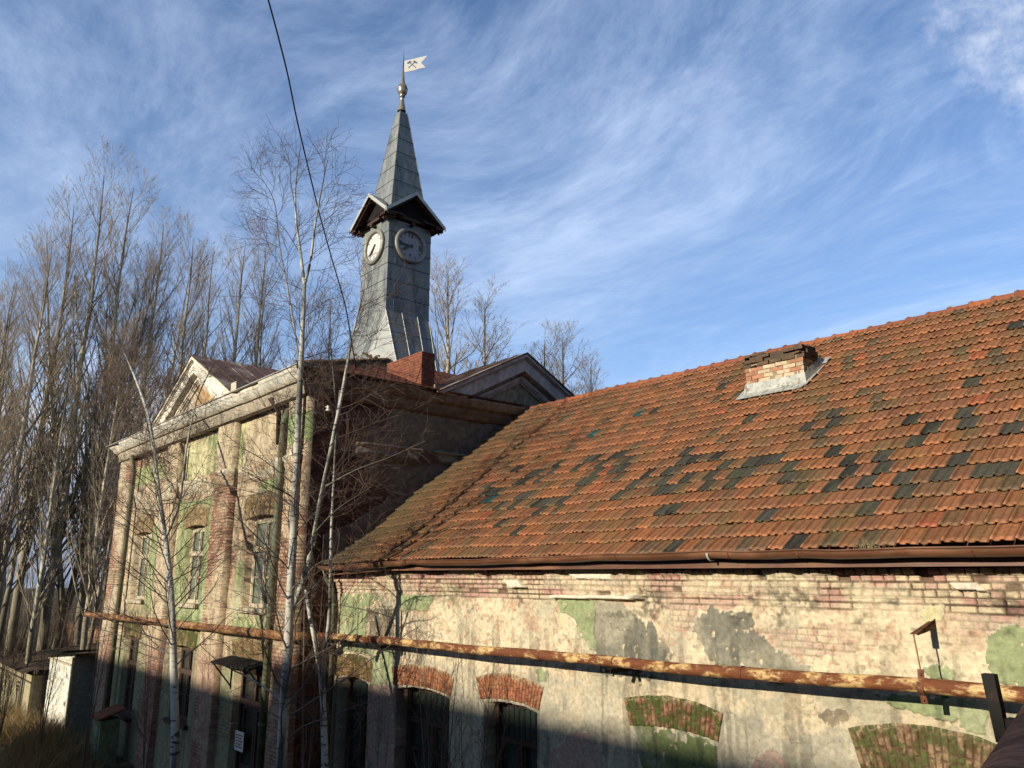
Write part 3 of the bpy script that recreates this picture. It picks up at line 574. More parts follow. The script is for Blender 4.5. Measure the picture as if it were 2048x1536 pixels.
# chimney on the long roof
def roof_chimney():
    x0, x1, y0, y1 = -7.96, -6.78, 12.84, 13.36; zt = 4.13
    def face(name, P0, eu, ev, wu, wv, seed):
        pass
    nx = 130; rng = np.random.default_rng(8)
    m = MB()
    # individual bricks, crumbling towards the top
    H, Lb = .078, .26
    zbase = 3.05
    nrow = int((zt-zbase)/H)
    for r in range(nrow):
        z = zbase+r*H; top = r >= nrow-3
        for side in ('f', 'b', 'l', 'r'):
            ln = (x1-x0) if side in 'fb' else (y1-y0); u = -(Lb/2 if r % 2 else 0)
            while u < ln-.01:
                a = max(u, 0); b_ = min(u+Lb-.012, ln); u += Lb
                if b_-a < .03: continue
                if top and rng.random() < .25*(r-nrow+4)/1.6: continue
                pr = rng.normal(0, .004)+(.03 if r in (nrow-3, nrow-2) else 0); rot = rng.normal(0, .012)*(3 if top else 1)
                wth = rng.random(); c = np.array((.44, .21, .12)) if wth < .35 else np.array((.56, .44, .29))
                if side == 'f' and a < .25: c = np.array((.45, .22, .13))
                if top: c = np.array((.13, .085, .05))
                c = tuple(c*(.8+.35*rng.random())); D = .12
                z1 = z+H-.012+(rng.normal(0, .008) if top else 0)
                if side == 'f': vs_ = [(x0+a, y0-pr-rot, z), (x0+b_, y0-pr+rot, z), (x0+b_, y0+D, z), (x0+a, y0+D, z)]
                elif side == 'b': vs_ = [(x0+a, y1-D, z), (x0+b_, y1-D, z), (x0+b_, y1+pr, z), (x0+a, y1+pr, z)]
                elif side == 'l': vs_ = [(x0-pr, y0+a, z), (x0+D, y0+a, z), (x0+D, y0+b_, z), (x0-pr, y0+b_, z)]
                else: vs_ = [(x1-D, y0+a, z), (x1+pr, y0+a, z), (x1+pr, y0+b_, z), (x1-D, y0+b_, z)]
                m.hexa(vs_, [(p[0], p[1], z1+(rot if top else 0)) for p in vs_], c)
    m.box(x0+.008, x1-.008, y0+.008, y1-.008, zbase, zt-.24, (.30, .23, .15)); m.box(x0+.05, x1-.05, y0+.05, y1-.05, zbase, zt-.09, (.09, .065, .045))
    for k in range(14):       # loose lumps of mortar and brick on the crown
        a = rng.uniform(x0-.02, x1-.15); b_ = rng.uniform(y0-.02, y1-.1); w = rng.uniform(.1, .28); h = rng.uniform(.03, .07); t = rng.uniform(-.04, .04); z = zt-.09+rng.uniform(0, .03)
        m.hexa([(a, b_, z), (a+w, b_+t, z), (a+w, b_+.12, z), (a, b_+.12, z)], [(a, b_, z+h), (a+w, b_+t, z+h+t), (a+w-.02, b_+.12, z+h+t), (a+.02, b_+.12, z+h)], (.10, .075, .05))
    ch = m.build('chimney', M['brickr'], roof)
    zr = lambda y: RZ0+(y-RY0)*.71
    f = MB(); e = .015; zb = zr(y0); c = (1, 1, 1)
    f.add([(x0-.02, y0-e, zb+.24), (x1+.02, y0-e, zb+.24), (x1+.05, y0-.05, zb+.05), (x0-.05, y0-.05, zb+.05), (x1+.06, y0-.26, zb-.08), (x0-.10, y0-.26, zb-.08)], [(3, 2, 1, 0), (5, 4, 2, 3)])
    for (xs_, sg) in ((x0, -1), (x1, 1)):
        X = xs_+sg*e
        f.add([(X, y0-e, zb+.24), (X, y1+.1, zr(y1)+.30), (X+sg*.03, y1+.1, zr(y1)+.07), (X+sg*.03, y0-.05, zb+.06), (X+sg*.13, y1+.1, zr(y1+.1)+.075), (X+sg*.09, y0-.26, zb-.08)], [(0, 1, 2, 3), (3, 2, 4, 5)])
    f.add([(x0-.1, y1+.1, zr(y1)+.15), (x1+.12, y1+.1, zr(y1)+.15), (x1+.12, y1+.3, zr(y1+.3)+.09), (x0-.1, y1+.3, zr(y1+.3)+.09)], [(0, 1, 2, 3)])
    fo = f.build('flashing', M['zincd'], roof); fo.modifiers.new('s', 'SOLIDIFY').thickness = .006
roof_chimney()
# ------------------------------------------------------------------ head building
HX0, HX1, HY, HY1 = -31.3, -16.42, 8.15, 21.4
head = thing('town_house', 'two storey brick and plaster house with pediments and tall narrow windows', 'building', (-24, 15, GZ))
UP = [(-28.95, -27.45, -.80, 1.32, .16), (-24.05, -22.6, -.80, 1.32, .16), (-19.6, -18.02, -.80, 1.36, .17)]
LOW = [(-28.95, -27.45, -4.35, -1.98, .12), (-24.05, -22.6, -3.9, -1.98, .12), (-19.7, -18.0, -5.55, -2.02, .13)]
PIL = [(-31.3, -30.05), (-26.05, -24.95), (-21.75, -20.55), (-17.3, -16.385)]
def facade_col(X, Z, seed, pil=False):
    """peeling plaster over brick, green limewash remnants"""
    d, h1, h2, row = bricks(X, Z, seed, .262, .080, .022)
    inb = ss(0, .012, d); nf = fbm(X, Z, 9, 4, seed+1, .6); nb = fbm(X, Z, .55, 4, seed+2); nm = fbm(X, Z, 2.6, 4, seed+3, .6)
    bc = mixc(np.zeros(X.shape+(3,))+np.array((.44, .20, .125)), (.60, .40, .27), ss(.2, .8, h1)); bc = mixc(bc, (.26, .11, .07), (h2 > .82)*.8)
    bc = mixc(bc, (.60, .48, .30), ss(.48, .62, fbm(X, Z, 2.2, 4, seed+4))*.7)
    if pil: bc = mixc(bc, (.50, .25, .17), ss(.44, .62, fbm(X, Z, .9, 4, seed+5))*.7)
    c = np.array((.17, .12, .075))+(bc-np.array((.17, .12, .075)))*(.15+.85*inb)[..., None]
    rc = mixc(np.zeros(X.shape+(3,))+np.array((.66, .55, .36)), (.54, .43, .27), ss(.4, .65, nm)); rc = mixc(rc, (.62, .55, .36), ss(.5, .7, nf)*.6)
    rc = mixc(rc, (.30, .23, .14), ss(.60, .70, fbm(X, Z, 5, 4, seed+9, .7))*.7)
    cov = ss(.38, .52, nb*.7+nm*.3+(-.09 if pil else .08))
    c = c+(rc-c)*(cov*.9)[..., None]
    dep = (-.012*(1-inb))*(1-cov*.8)+.010*(nf-.5)+.012*cov
    return c, dep, nf, nm, nb
def facade():
    xs = np.arange(HX0, HX1+.02, .021); zs = np.concatenate([np.linspace(GZ, -4.4, 30)[:-1], np.arange(-4.4, 4.2, .019)])
    X, Z = np.meshgrid(xs, zs, indexing='ij')
    c, dep, nf, nm, nb = facade_col(X, Z, 400)
    wob = .5*(fbm(X, Z, 1.2, 4, 420)-.5)
    def zone(x0, x1, z0, z1, col, col2, ns=2.0, amt=.95, thr=.0):
        nonlocal c, dep
        k = ss(-.06, .06, np.minimum(np.minimum(X-x0, x1-X), np.minimum(Z-z0, z1-Z))+wob-thr)
        cc = mixc(np.zeros(X.shape+(3,))+np.array(col), col2, ss(.4, .65, fbm(X, Z, ns, 4, 421)))
        c = c+(cc-c)*(k*amt)[..., None]; dep = dep+k*.006
    g1, g2 = (.31, .37, .165), (.50, .50, .29)
    zone(-24.9, -20.1, 2.75, 3.95, g1, (.66, .62, .34), 1.2)            # band between the frieze and the cornice
    zone(-29.9, -26.2, 2.9, 3.8, (.34, .42, .17), (.48, .44, .24), 1.3, .8, .15)
    zone(-24.9, -22.0, -1.9, 2.3, g1, (.44, .50, .26), 1.3, .92, .08)   # middle bay round the window
    zone(-27.6, -26.2, -1.2, 1.6, g1, (.5, .52, .3), 1.3, .85, .08)
    zone(-19.0, -17.5, 1.9, 2.6, g1, (.46, .56, .25), 1.3, .95)
    zone(-17.3, -16.4, 2.9, 3.7, g1, (.42, .50, .22), 1.3, .95)
    zone(-20.1, -17.9, -1.6, -.85, (.42, .50, .22), (.55, .52, .30), 1.5, .8, .06)
    zone(-20.2, -19.6, -2.2, .4, g1, (.5, .5, .3), 1.5, .8, .05)
    zone(-30, -19.6, -6, -1.9, (.22, .25, .13), (.28, .24, .15), .8, .75, .1)
    # mould and damp
    for (a, b, z0, zt, r) in LOW:
        bl = np.exp(-(((X-(a+b)/2)/1.0)**2+((Z-zt-.55)/.45)**2)); c = mixc(c, (.07, .11, .025), np.clip(bl*1.2*ss(.3, .6, nf), 0, 1)*.9)
    c = c*(1-.35*ss(.55, .75, fbm(X*3, Z*.4, 1.2, 4, 430)))[..., None]
    for (a, b, z0, zt, r) in UP+LOW:
        u = (X-(a+b)/2)/((b-a)/2); ins = (np.abs(u) < 1) & (Z > z0) & (Z < zt+r*(1-u*u))
        dep = np.where(ins, -.34, dep); c = np.where(ins[..., None], np.array((.40, .30, .18)), c)
    to_mesh('wall', np.stack([X, HY-dep, Z], -1), grid_faces(len(xs), len(zs))[:, ::-1], M['wall2'], head, col=c)
    # pilasters
    for i, (a, b) in enumerate(PIL):
        px_ = np.concatenate([[a, a+.004], np.arange(a+.02, b-.012, .018), [b-.004, b]]); X, Z = np.meshgrid(px_, zs, indexing='ij')
        c, dep, nf, nm, nb = facade_col(X, Z, 450+i, True)
        if i == 0: c = mixc(c, (.60, .52, .36), ss(.40, .55, fbm(X, Z, .8, 3, 470))*.7)
        if i == 3: c = mixc(c, (.66, .58, .38), ss(2.2, 2.9, Z+wob[:len(px_), :].mean()*0)*.7); c = mixc(c, (.36, .46, .19), ss(0, .1, np.minimum(Z-2.95, 3.75-Z)+.3*(nm-.5))*.95)
        if i == 1 or i == 2: c = mixc(c, (.60, .50, .32), ss(2.3, 2.6, Z+.3*(nm-.5))*.85)
        c = mixc(c, (.30, .13, .10), ss(-1.4, -2.2, Z+.8*(nb-.5))*.45)
        D = dep+.18+.05*ss(.6, .8, fbm(X, Z, 1.1, 3, 480+i))*0
        D[0] = -.02; D[-1] = -.02; D[-2] = D[-3]
        to_mesh('pilaster', np.stack([X, HY-D, Z], -1), grid_faces(len(px_), len(zs))[:, ::-1], M['wall2'], head, col=c)
    for i, (a, b, z0, zt, r) in enumerate(UP):
        arch_band(a-.28, b+.28, zt-.02, zt+.52, .10, head, 500+i, .35, Yp=HY, prot=.05, res=70, tint=(.34, .22, .11), rise=r)
    for i, (a, b, z0, zt, r) in enumerate(LOW):
        arch_band(a-.25, b+.25, zt-.02, zt+.46, .10, head, 520+i, .9 if i < 2 else .3, Yp=HY, prot=.05, res=70, tint=(.22, .13, .06), rise=r)
facade()
def tall_window(a, b, z0, zt, rise, mat, lower=False):
    y = HY+.20; fr = MB(); xm = (a+b)/2
    A, B, Zt = a+.05, b-.05, zt
    fr.box(A, A+.09, y-.05, y+.05, z0+.02, Zt); fr.box(B-.09, B, y-.05, y+.05, z0+.02, Zt)
    fr.box(A+.09, B-.09, y-.05, y+.05, Zt-.10, Zt); fr.box(A+.09, B-.09, y-.05, y+.05, z0+.02, z0+.12)
    tz = z0+(Zt-z0)*.66
    fr.box(A-.02, B+.02, y-.08, y+.05, tz-.06, tz+.07)
    fr.box(xm-.045, xm+.045, y-.06, y+.05, z0+.12, tz-.06); fr.box(xm-.035, xm+.035, y-.055, y+.05, tz+.07, Zt-.10)
    for s0, s1 in ((A+.09, xm-.045), (xm+.045, B-.09)):
        for q0, q1 in ((z0+.12, tz-.06),):
            fr.box(s0, s0+.05, y-.04, y+.03, q0, q1); fr.box(s1-.05, s1, y-.04, y+.03, q0, q1)
            m_ = (q0+q1)/2; fr.box(s0+.05, s1-.05, y-.035, y+.03, m_-.02, m_+.02)
        fr.box(s0, s0+.035, y-.04, y+.03, tz+.07, Zt-.10); fr.box(s1-.035, s1, y-.04, y+.03, tz+.07, Zt-.10)
    # brick infill over the head, following the arch
    n = 10; xs = np.linspace(a-.02, b+.02, n); V = [(x, y-.03, Zt-.001) for x in xs]+[(x, y-.03, zt+rise*(1-((x-xm)/((b-a)/2))**2)+.06) for x in xs]
    fr.add(V, [(i, i+1, n+i+1, n+i) for i in range(n-1)])
    w = fr.build('window', mat, head)
    g = MB(); g.box(A+.05, B-.05, y+.0, y+.008, z0+.05, Zt-.04); g.build('pane', M['paned' if lower else 'pane'], w)
    s = MB(); s.box(a-.10, b+.10, HY-.13, HY+.2, z0-.09, z0+.02); s.build('sill', M['wood_w'] if not lower else M['wood_dk'], w)
M['pane'], t_, b_ = mat_new('window_glass')
b_.inputs['Base Color'].default_value = (.11, .13, .095, 1); b_.inputs['Roughness'].default_value = .18; b_.inputs['Specular IOR Level'].default_value = .6
M['paned'], t_, b_ = mat_new('dark_window_glass')
b_.inputs['Base Color'].default_value = (.02, .022, .018, 1); b_.inputs['Roughness'].default_value = .25
for w in UP: tall_window(*w, M['wood_w'])
for w in LOW[:2]: tall_window(*w, M['wood_dk'], True)
def front_door():
    a, b, z0, zt, r = LOW[2]; y = HY+.22; m = MB(); xm = (a+b)/2
    m.box(a, a+.1, y-.05, y+.06, GZ, zt+.2); m.box(b-.1, b, y-.05, y+.06, GZ, zt+.2); m.box(a+.1, b-.1, y-.06, y+.05, -3.02, -2.9)
    m.box(a+.1, b-.1, y-.05, y+.05, zt-.02, zt+.2); m.box(xm-.04, xm+.04, y-.05, y+.05, -2.9, zt-.02)
    for x0, x1 in ((a+.11, xm-.01), (xm+.01, b-.11)):
        m.box(x0, x1, y, y+.05, GZ, -4.35)
        m.box(x0+.08, x1-.08, y-.02, y, -5.3, -4.5)
        for q in (x0, x1-.09): m.box(q, q+.09, y, y+.05, -4.35, -3.02)
        m.box(x0+.09, x1-.09, y, y+.05, -3.12, -3.02)
    d = m.build('door', M['wood_dk'], head)
    g = MB(); g.box(a+.1, b-.1, y+.03, y+.036, -4.4, zt); g.build('pane', M['paned'], d)
    h = MB(); h.box(xm+.06, xm+.09, y-.05, y, -4.55, -4.4); h.tube([(xm+.075, y-.06, -4.47), (xm+.19, y-.06, -4.47)], .012, 6); h.build('handle', M['blk'], d)
    c = MB(); x0, x1 = -19.9, -17.7
    c.hexa([(x0, HY-.55, -2.08), (x1, HY-.55, -2.08), (x1, HY-.02, -1.98), (x0, HY-.02, -1.98)], [(x0, HY-.55, -2.03), (x1, HY-.55, -2.03), (x1, HY-.02, -1.92), (x0, HY-.02, -1.92)])
    for x in (x0+.05, x1-.05): c.tube([(x, HY-.5, -2.08), (x, HY-.02, -2.65)], .02, 6); c.tube([(x, HY-.03, -1.95), (x, HY-.03, -2.7)], .02, 6)
    c.build('door_canopy', M['tar'], head)
front_door()
# cornice: moulded profile swept round front and right side
def cornice():
    prof = [(0, 3.86), (.14, 3.86), (.14, 3.95), (.17, 3.96), (.17, 4.06), (.21, 4.08), (.22, 4.18), (.23, 4.19), (.23, 4.285), (.43, 4.30), (.43, 4.49), (.45, 4.50), (.49, 4.56), (.50, 4.62), (.46, 4.64), (0, 4.655)]
    P = np.array(prof); P[:, 1] = 4.655-(4.655-P[:, 1])*.74; m = len(P)
    def seg(path_fn, ts, name, seed, worn, c1, c2, mat, c3=(.52, .42, .27)):
        V = np.zeros((len(ts), m, 3)); K = np.zeros((len(ts), m, 3))
        for i, t in enumerate(ts):
            ero = worn(t)
            for j, (o, z) in enumerate(P):
                n1 = float(vn(np.array(t*1.3), np.array(z*3), seed)); n2 = float(vn(np.array(t*7.), np.array(z*9), seed+1))
                e = min(1., max(0, ero*1.3+(n1-.55)*1.6*ero))
                oo = o*(1-.62*e)+(n2-.5)*.03*(.25+e)
                V[i, j] = path_fn(t, max(oo, 0.) if o > 0 else -.05, z+(n2-.5)*.02*(.2+e))
                cc = np.array(c1)*(1-e)+np.array(c2)*e
                if j < 9: cc = cc*.35+np.array(c3)*.65
                if j >= 13: cc = np.array(c2)*.6
                K[i, j] = cc*(.75+.4*n2)
        return to_mesh(name, V, grid_faces(len(ts), m), mat, head, col=K)
    # front (faces -Y)
    ts = np.arange(HX0-.0, HX1+.01, .08)
    def pf(t, o, z):
        x = t
        if t > HX1-.05: x = HX1+.02+o*.62
        if t < HX0+.05: x = HX0-o
        return (x, HY-.15-o, z)
    seg(pf, ts, 'cornice', 600, lambda t: .03+.22*(abs(t+19.) < .8)+.4*(t < -30.2), (1., .96, .80), (.6, .5, .34), M['wall2'])
    ts = np.arange(HY-.15, HY1, .08)
    def ps(t, o, z):
        y = t
        if t < HY-.15+.05: y = HY-.15-o
        return (HX1+.02+o*.62, y, z)
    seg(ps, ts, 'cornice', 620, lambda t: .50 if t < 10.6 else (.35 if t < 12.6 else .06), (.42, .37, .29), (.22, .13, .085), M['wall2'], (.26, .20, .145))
    # cap sheet
    c = MB(); rng = np.random.default_rng(4)
    c.box(HX0-.5, HX1+.34, HY-.64, HY-.10, 4.655, 4.675, (.55, .50, .38)); c.build('cornice_cap', M['zincl'], head)
    s = MB(); s.hexa([(HX1-.1, HY-.1, 4.655), (HX1+.34, HY-.1, 4.655), (HX1+.34, 14.4, 4.655), (HX1-.1, 14.4, 4.655)], [(HX1-.1, HY-.1, 4.675), (HX1+.34, HY-.1, 4.675), (HX1+.34, 14.4, 4.675), (HX1-.1, 14.4, 4.675)])
    s.build('cornice_cap', M['rust'], head)
    # frieze mouldings on the front, broken
    for k, (a, b) in enumerate([(-29.8, -29.0), (-26.08, -24.92), (-24.92, -22.4), (-21.78, -20.52), (-20.52, -17.33), (-17.33, -16.40)]):
        on_p = any(abs(a-p[0]) < .06 for p in PIL); off = .18 if on_p else 0
        prf = [(0, 2.30), (.05, 2.32), (.05, 2.45), (.10, 2.50), (.10, 2.60), (.16, 2.66), (.17, 2.74), (0, 2.80)]
        xs = np.linspace(a, b, max(4, int((b-a)/.07)))
        V = np.array([[(x, HY-off+.06 if x in (xs[0], xs[-1]) else HY-off-(o*(1-.7*float(ss(.45, .6, vn(np.array(x*1.7), np.array(z*0), 640+k)))) if o else -.03), z+.02*float(vn(np.array(x*6), np.array(z*5), 650)-.5)) for o, z in prf] for x in xs])
        K = np.zeros(V.shape)+np.array((.68, .62, .44)); K = mixc(K, (.52, .38, .24), ss(.4, .7, vn(V[..., 0]*2, V[..., 2]*6, 660)))
        to_mesh('frieze', V, grid_faces(len(xs), len(prf)), M['wall2'], head, col=K)
cornice()
def side_wall():
    ys = np.arange(HY-.25, HY1, .035); zs = np.concatenate([np.linspace(GZ, -3.6, 16)[:-1], np.arange(-3.6, 4.2, .035)])
    Yg, Z = np.meshgrid(ys, zs, indexing='ij')
    d, h1, h2, row = bricks(Yg, Z, 700); inb = ss(0, .012, d)
    nf = fbm(Yg, Z, 9, 4, 701, .6); nm = fbm(Yg, Z, 2.2, 4, 702, .6); nb = fbm(Yg, Z, .7, 4, 703)
    bc = mixc(np.zeros(Yg.shape+(3,))+np.array((.16, .055, .035)), (.25, .11, .065), ss(.2, .8, h1))  # brick and plaster tones lowered, shade of this side put into the colour
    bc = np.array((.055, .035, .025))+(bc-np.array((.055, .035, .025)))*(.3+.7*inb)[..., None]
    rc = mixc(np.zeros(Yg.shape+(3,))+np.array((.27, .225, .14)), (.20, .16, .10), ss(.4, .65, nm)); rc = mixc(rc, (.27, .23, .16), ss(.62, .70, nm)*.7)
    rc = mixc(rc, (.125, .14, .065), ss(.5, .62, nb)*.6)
    cov = ss(9.7, 10.1, Yg+1.6*(nb-.5)+.3*(nf-.5)); cov = np.maximum(cov, ss(1.9, 2.4, Z+.4*(nm-.5))*ss(9.3, 9.8, Yg+(nm-.5))*ss(.25, .6, nb+.1)); c = bc+(rc-bc)*(cov*.95)[..., None]
    dep = -.014*(1-inb)*(1-cov)+.012*(nf-.5)+.03*cov
    # string course, partly fallen off
    def band(z0, z1, out, y0, y1, colr, thr):
        nonlocal c, dep
        k = ((Z > z0) & (Z < z1) & (Yg > y0) & (Yg < y1))*1.; br = ss(thr, thr+.06, fbm(Yg, Z*.4, 1.5, 4, 710))
        dep = dep+k*out*(1-.75*br); c = mixc(c, colr, k*(1-br)*.9); c = mixc(c, (.13, .06, .035), k*br*.7)
    band(2.72, 2.82, .05, 9.0, 12.6, (.2, .16, .11), .5); band(2.82, 3.02, .10, 9.3, 12.8, (.33, .30, .24), .50); band(3.02, 3.12, .16, 9.3, 13.0, (.36, .32, .25), .55)
    crk = ss(.008, 0, np.abs(fbm(Yg, Z, 1.3, 4, 720)-.5)); c = c*(1-.4*crk)[..., None]; dep = dep-.01*crk
    to_mesh('wall', np.stack([HX1+dep, Yg, Z], -1), grid_faces(len(ys), len(zs)), M['wall2'], head, col=c)
    for bb, cc in (((HX0, HX1-.4, HY1-.2, HY1, GZ, 4.6), (.35, .28, .18)), ((HX0-.05, HX0, HY-.15, HY1, GZ, 4.2), (.4, .3, .2)), ((HX0, HX1-.36, HY+.40, HY+.45, GZ, 4.2), (.05, .04, .03))):
        m = MB(); m.box(*bb, cc); m.build('wall', M['wall2'], head)
    # lead flashing up the roof verge
    f = MB(); rng = np.random.default_rng(6); s = 0.0
    while s < 7.4:
        s1 = min(s+1.0, 7.45); q = []
        for ss_ in (s-.04, s1):
            p = roofP(np.array(-16.35), np.array(ss_), np.array(.0)); q.append(p)
        h0, h1 = .42, .42; dz = .25 if s < 1 else (.12 if s < 3 else .0)
        o = rng.uniform(.0, .012)
        f.hexa([(HX1+.05+o, q[0][1], q[0][2]-.05), (HX1+.05+o, q[1][1], q[1][2]-.05), (HX1+.05+o, q[1][1], q[1][2]+.44+dz*.3), (HX1+.05+o, q[0][1], q[0][2]+.44+dz)],
               [(HX1+.062+o, q[0][1], q[0][2]-.05), (HX1+.062+o, q[1][1], q[1][2]-.05), (HX1+.062+o, q[1][1], q[1][2]+.44+dz*.3), (HX1+.062+o, q[0][1], q[0][2]+.44+dz)])
        s = s1
    f.build('flashing', M['leadb'], head)
    l = MB(); l.lathe((HX1+.16, 8.45, 3.72), [(0, .12), (.03, .12), (.035, .05), (.07, 0), (.06, -.01), (0, 0)], 10); l.tube([(HX1, 8.45, 3.83), (HX1+.16, 8.45, 3.83)], .012, 6); l.build('insulator', M['white'], head)
M['leadb'] = mat_two('brown_flashing', (.13, .10, .078), (.09, .068, .05), 3, s3=9, rough=(.6, .8))
side_wall()
# pediments
def pediment(origin, ax, out, hw, z0, zt, seed, c1, c2, tymp, back, roofmat):
    """origin: centre of the base on the cornice plane; ax in-plane unit; out outward unit"""
    o = np.array(origin, float); ax = np.array(ax, float); out = np.array(out, float); up = np.array([0, 0, 1.])
    steps = [(-.0, .44, 0, .10), (-.12, .36, .10, .20), (-.28, .24, .22, .34), (-.40, .18, .36, .42), (-.50, .11, .44, .50), (-.62, .06, .50, .62)]
    # (top offset, outward, ...) stacked strips below the rake line
    tops = [(.0, -.09, .32), (-.093, -.15, .27), (-.153, -.50, .24), (-.503, -.62, .04), (-.623, -.70, .09), (-.703, -.77, .06), (-.773, -.84, .03)]
    for sgn in (-1, 1):
        m = MB()
        for k, (a, b, w) in enumerate(tops):
            cc = np.array(c1) if k in (0, 2, 4) else np.array(c2)
            n = 16; rng = np.random.default_rng(seed+k)
            def sec(f, j):
                q = o+ax*sgn*hw*(1-f); z = z0+(zt-z0)*f; za = max(z+a, z0+.002); zb = max(z+b, z0-.002)
                r_ = [q+out*(w+j)+up*(za-z0), q-out*.1+up*(za-z0), q-out*.1+up*(zb-z0), q+out*(w+j)+up*(zb-z0)]
                return r_ if sgn > 0 else r_[::-1]
            js = rng.normal(0, .006, n+1); fs = np.linspace(0, 1, n+1)
            for i in range(n):
                s0, s1 = sec(fs[i], js[i]), sec(fs[i+1], js[i+1])
                if s0[0][2] < z0+.01 and s1[0][2] < z0+.01 and max(p_[2] for p_ in s1) < z0+.01: continue
                m.add([tuple(p_) for p_ in s0]+[tuple(p_) for p_ in s1], [(0, 3, 2, 1)[::-1], (4, 7, 6, 5), (0, 1, 5, 4), (1, 2, 6, 5), (2, 3, 7, 6), (3, 0, 4, 7)], tuple(cc*(.85+.25*rng.random())))
        m.build('raking_cornice', M['wall2'], head)
    n = 60; T, S = np.meshgrid(np.linspace(-1, 1, n*2), np.linspace(0, 1, n), indexing='ij')
    H = (zt-z0-.55); hh = H*(1-np.abs(T)); P = o[None, None]+ax*(T*hw*.98)[..., None]+up*(S*hh-.15)[..., None]
    u = T*hw; v = S*hh; nf = fbm(u, v, 6, 4, seed+50); P = P-out*(.02-.02*(nf-.5))[..., None]
    c = mixc(np.zeros(u.shape+(3,))+np.array(tymp[0]), tymp[1], ss(.42, .58, fbm(u, v, 1.3, 4, seed+51)+tymp[2]*u)); c = mixc(c, (.52, .45, .34), ss(.6, .7, nf)*.5)
    f = grid_faces(n*2, n)
    if np.dot(np.cross(ax, up), out) < 0: f = f[:, ::-1]
    to_mesh('tympanum', P, f, M['wall2'], head, col=c)
    # little saddle roof behind
    r = MB(); e0 = -.46; 
    for sgn in (-1, 1):
        A = o+ax*sgn*(hw+.04)+up*(-.012); B = o+up*(zt-z0+.012)
        q = [A+out*.36, B+out*.36, B-out*back, A-out*back]
        if sgn < 0: q = q[::-1]
        r.add([tuple(p) for p in q]+[tuple(p+up*.03) for p in q], [(0, 1, 2, 3), (7, 6, 5, 4), (0, 4, 5, 1), (1, 5, 6, 2), (2, 6, 7, 3), (3, 7, 4, 0)])
        # standing seams
        for k in range(1, 6):
            d = out*(.34-k*(back+.3)/6)
            r.beam(A+d+up*.03, B+d+up*.03, [(0, 0, 0), tuple(out*.02), tuple(out*.02+up*.025), (0, 0, .025)] if sgn > 0 else [(0, 0, .025), tuple(out*.02+up*.025), tuple(out*.02), (0, 0, 0)])
    r.build('pediment_roof', roofmat, head)
M['rustroof'] = mat_two('rusty_sheet_roof', (.085, .042, .022), (.20, .16, .12), 1.3, .45, .6, (.55, .75), c3=(.09, .045, .025), stretch=(1, 1, 1), s3=6)
pediment((-23.75, HY-.15, 4.60), (1, 0, 0), (0, -1, 0), 3.75, 4.60, 6.50, 800, (.95, .89, .72), (.74, .66, .50), ((.72, .64, .48), (.62, .40, .18), .05), 2.6, M['rustroof'])
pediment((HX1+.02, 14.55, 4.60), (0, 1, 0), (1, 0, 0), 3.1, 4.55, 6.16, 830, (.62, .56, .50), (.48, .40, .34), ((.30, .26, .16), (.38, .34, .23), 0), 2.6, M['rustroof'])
# base blocks of the pediments
def blocks():
    m = MB(); 
    for x in (-27.6, -20.05):
        m = MB(); m.box(x-.18, x+.18, HY-.52, HY-.02, 4.676, 4.98, (.62, .55, .42)); m.build('pediment_block', M['wall2'], head)
    
    b = MB(); b.box(HX1-.3, HX1-.02, 11.6, 17.6, 4.3, 4.9, (.3, .25, .18)); b.build('wall', M['wall2'], head); b = MB(); b.box(-27.4, -20.2, HY-.02, HY+.3, 4.3, 4.9, (.5, .42, .3)); b.build('wall', M['wall2'], head)
blocks()
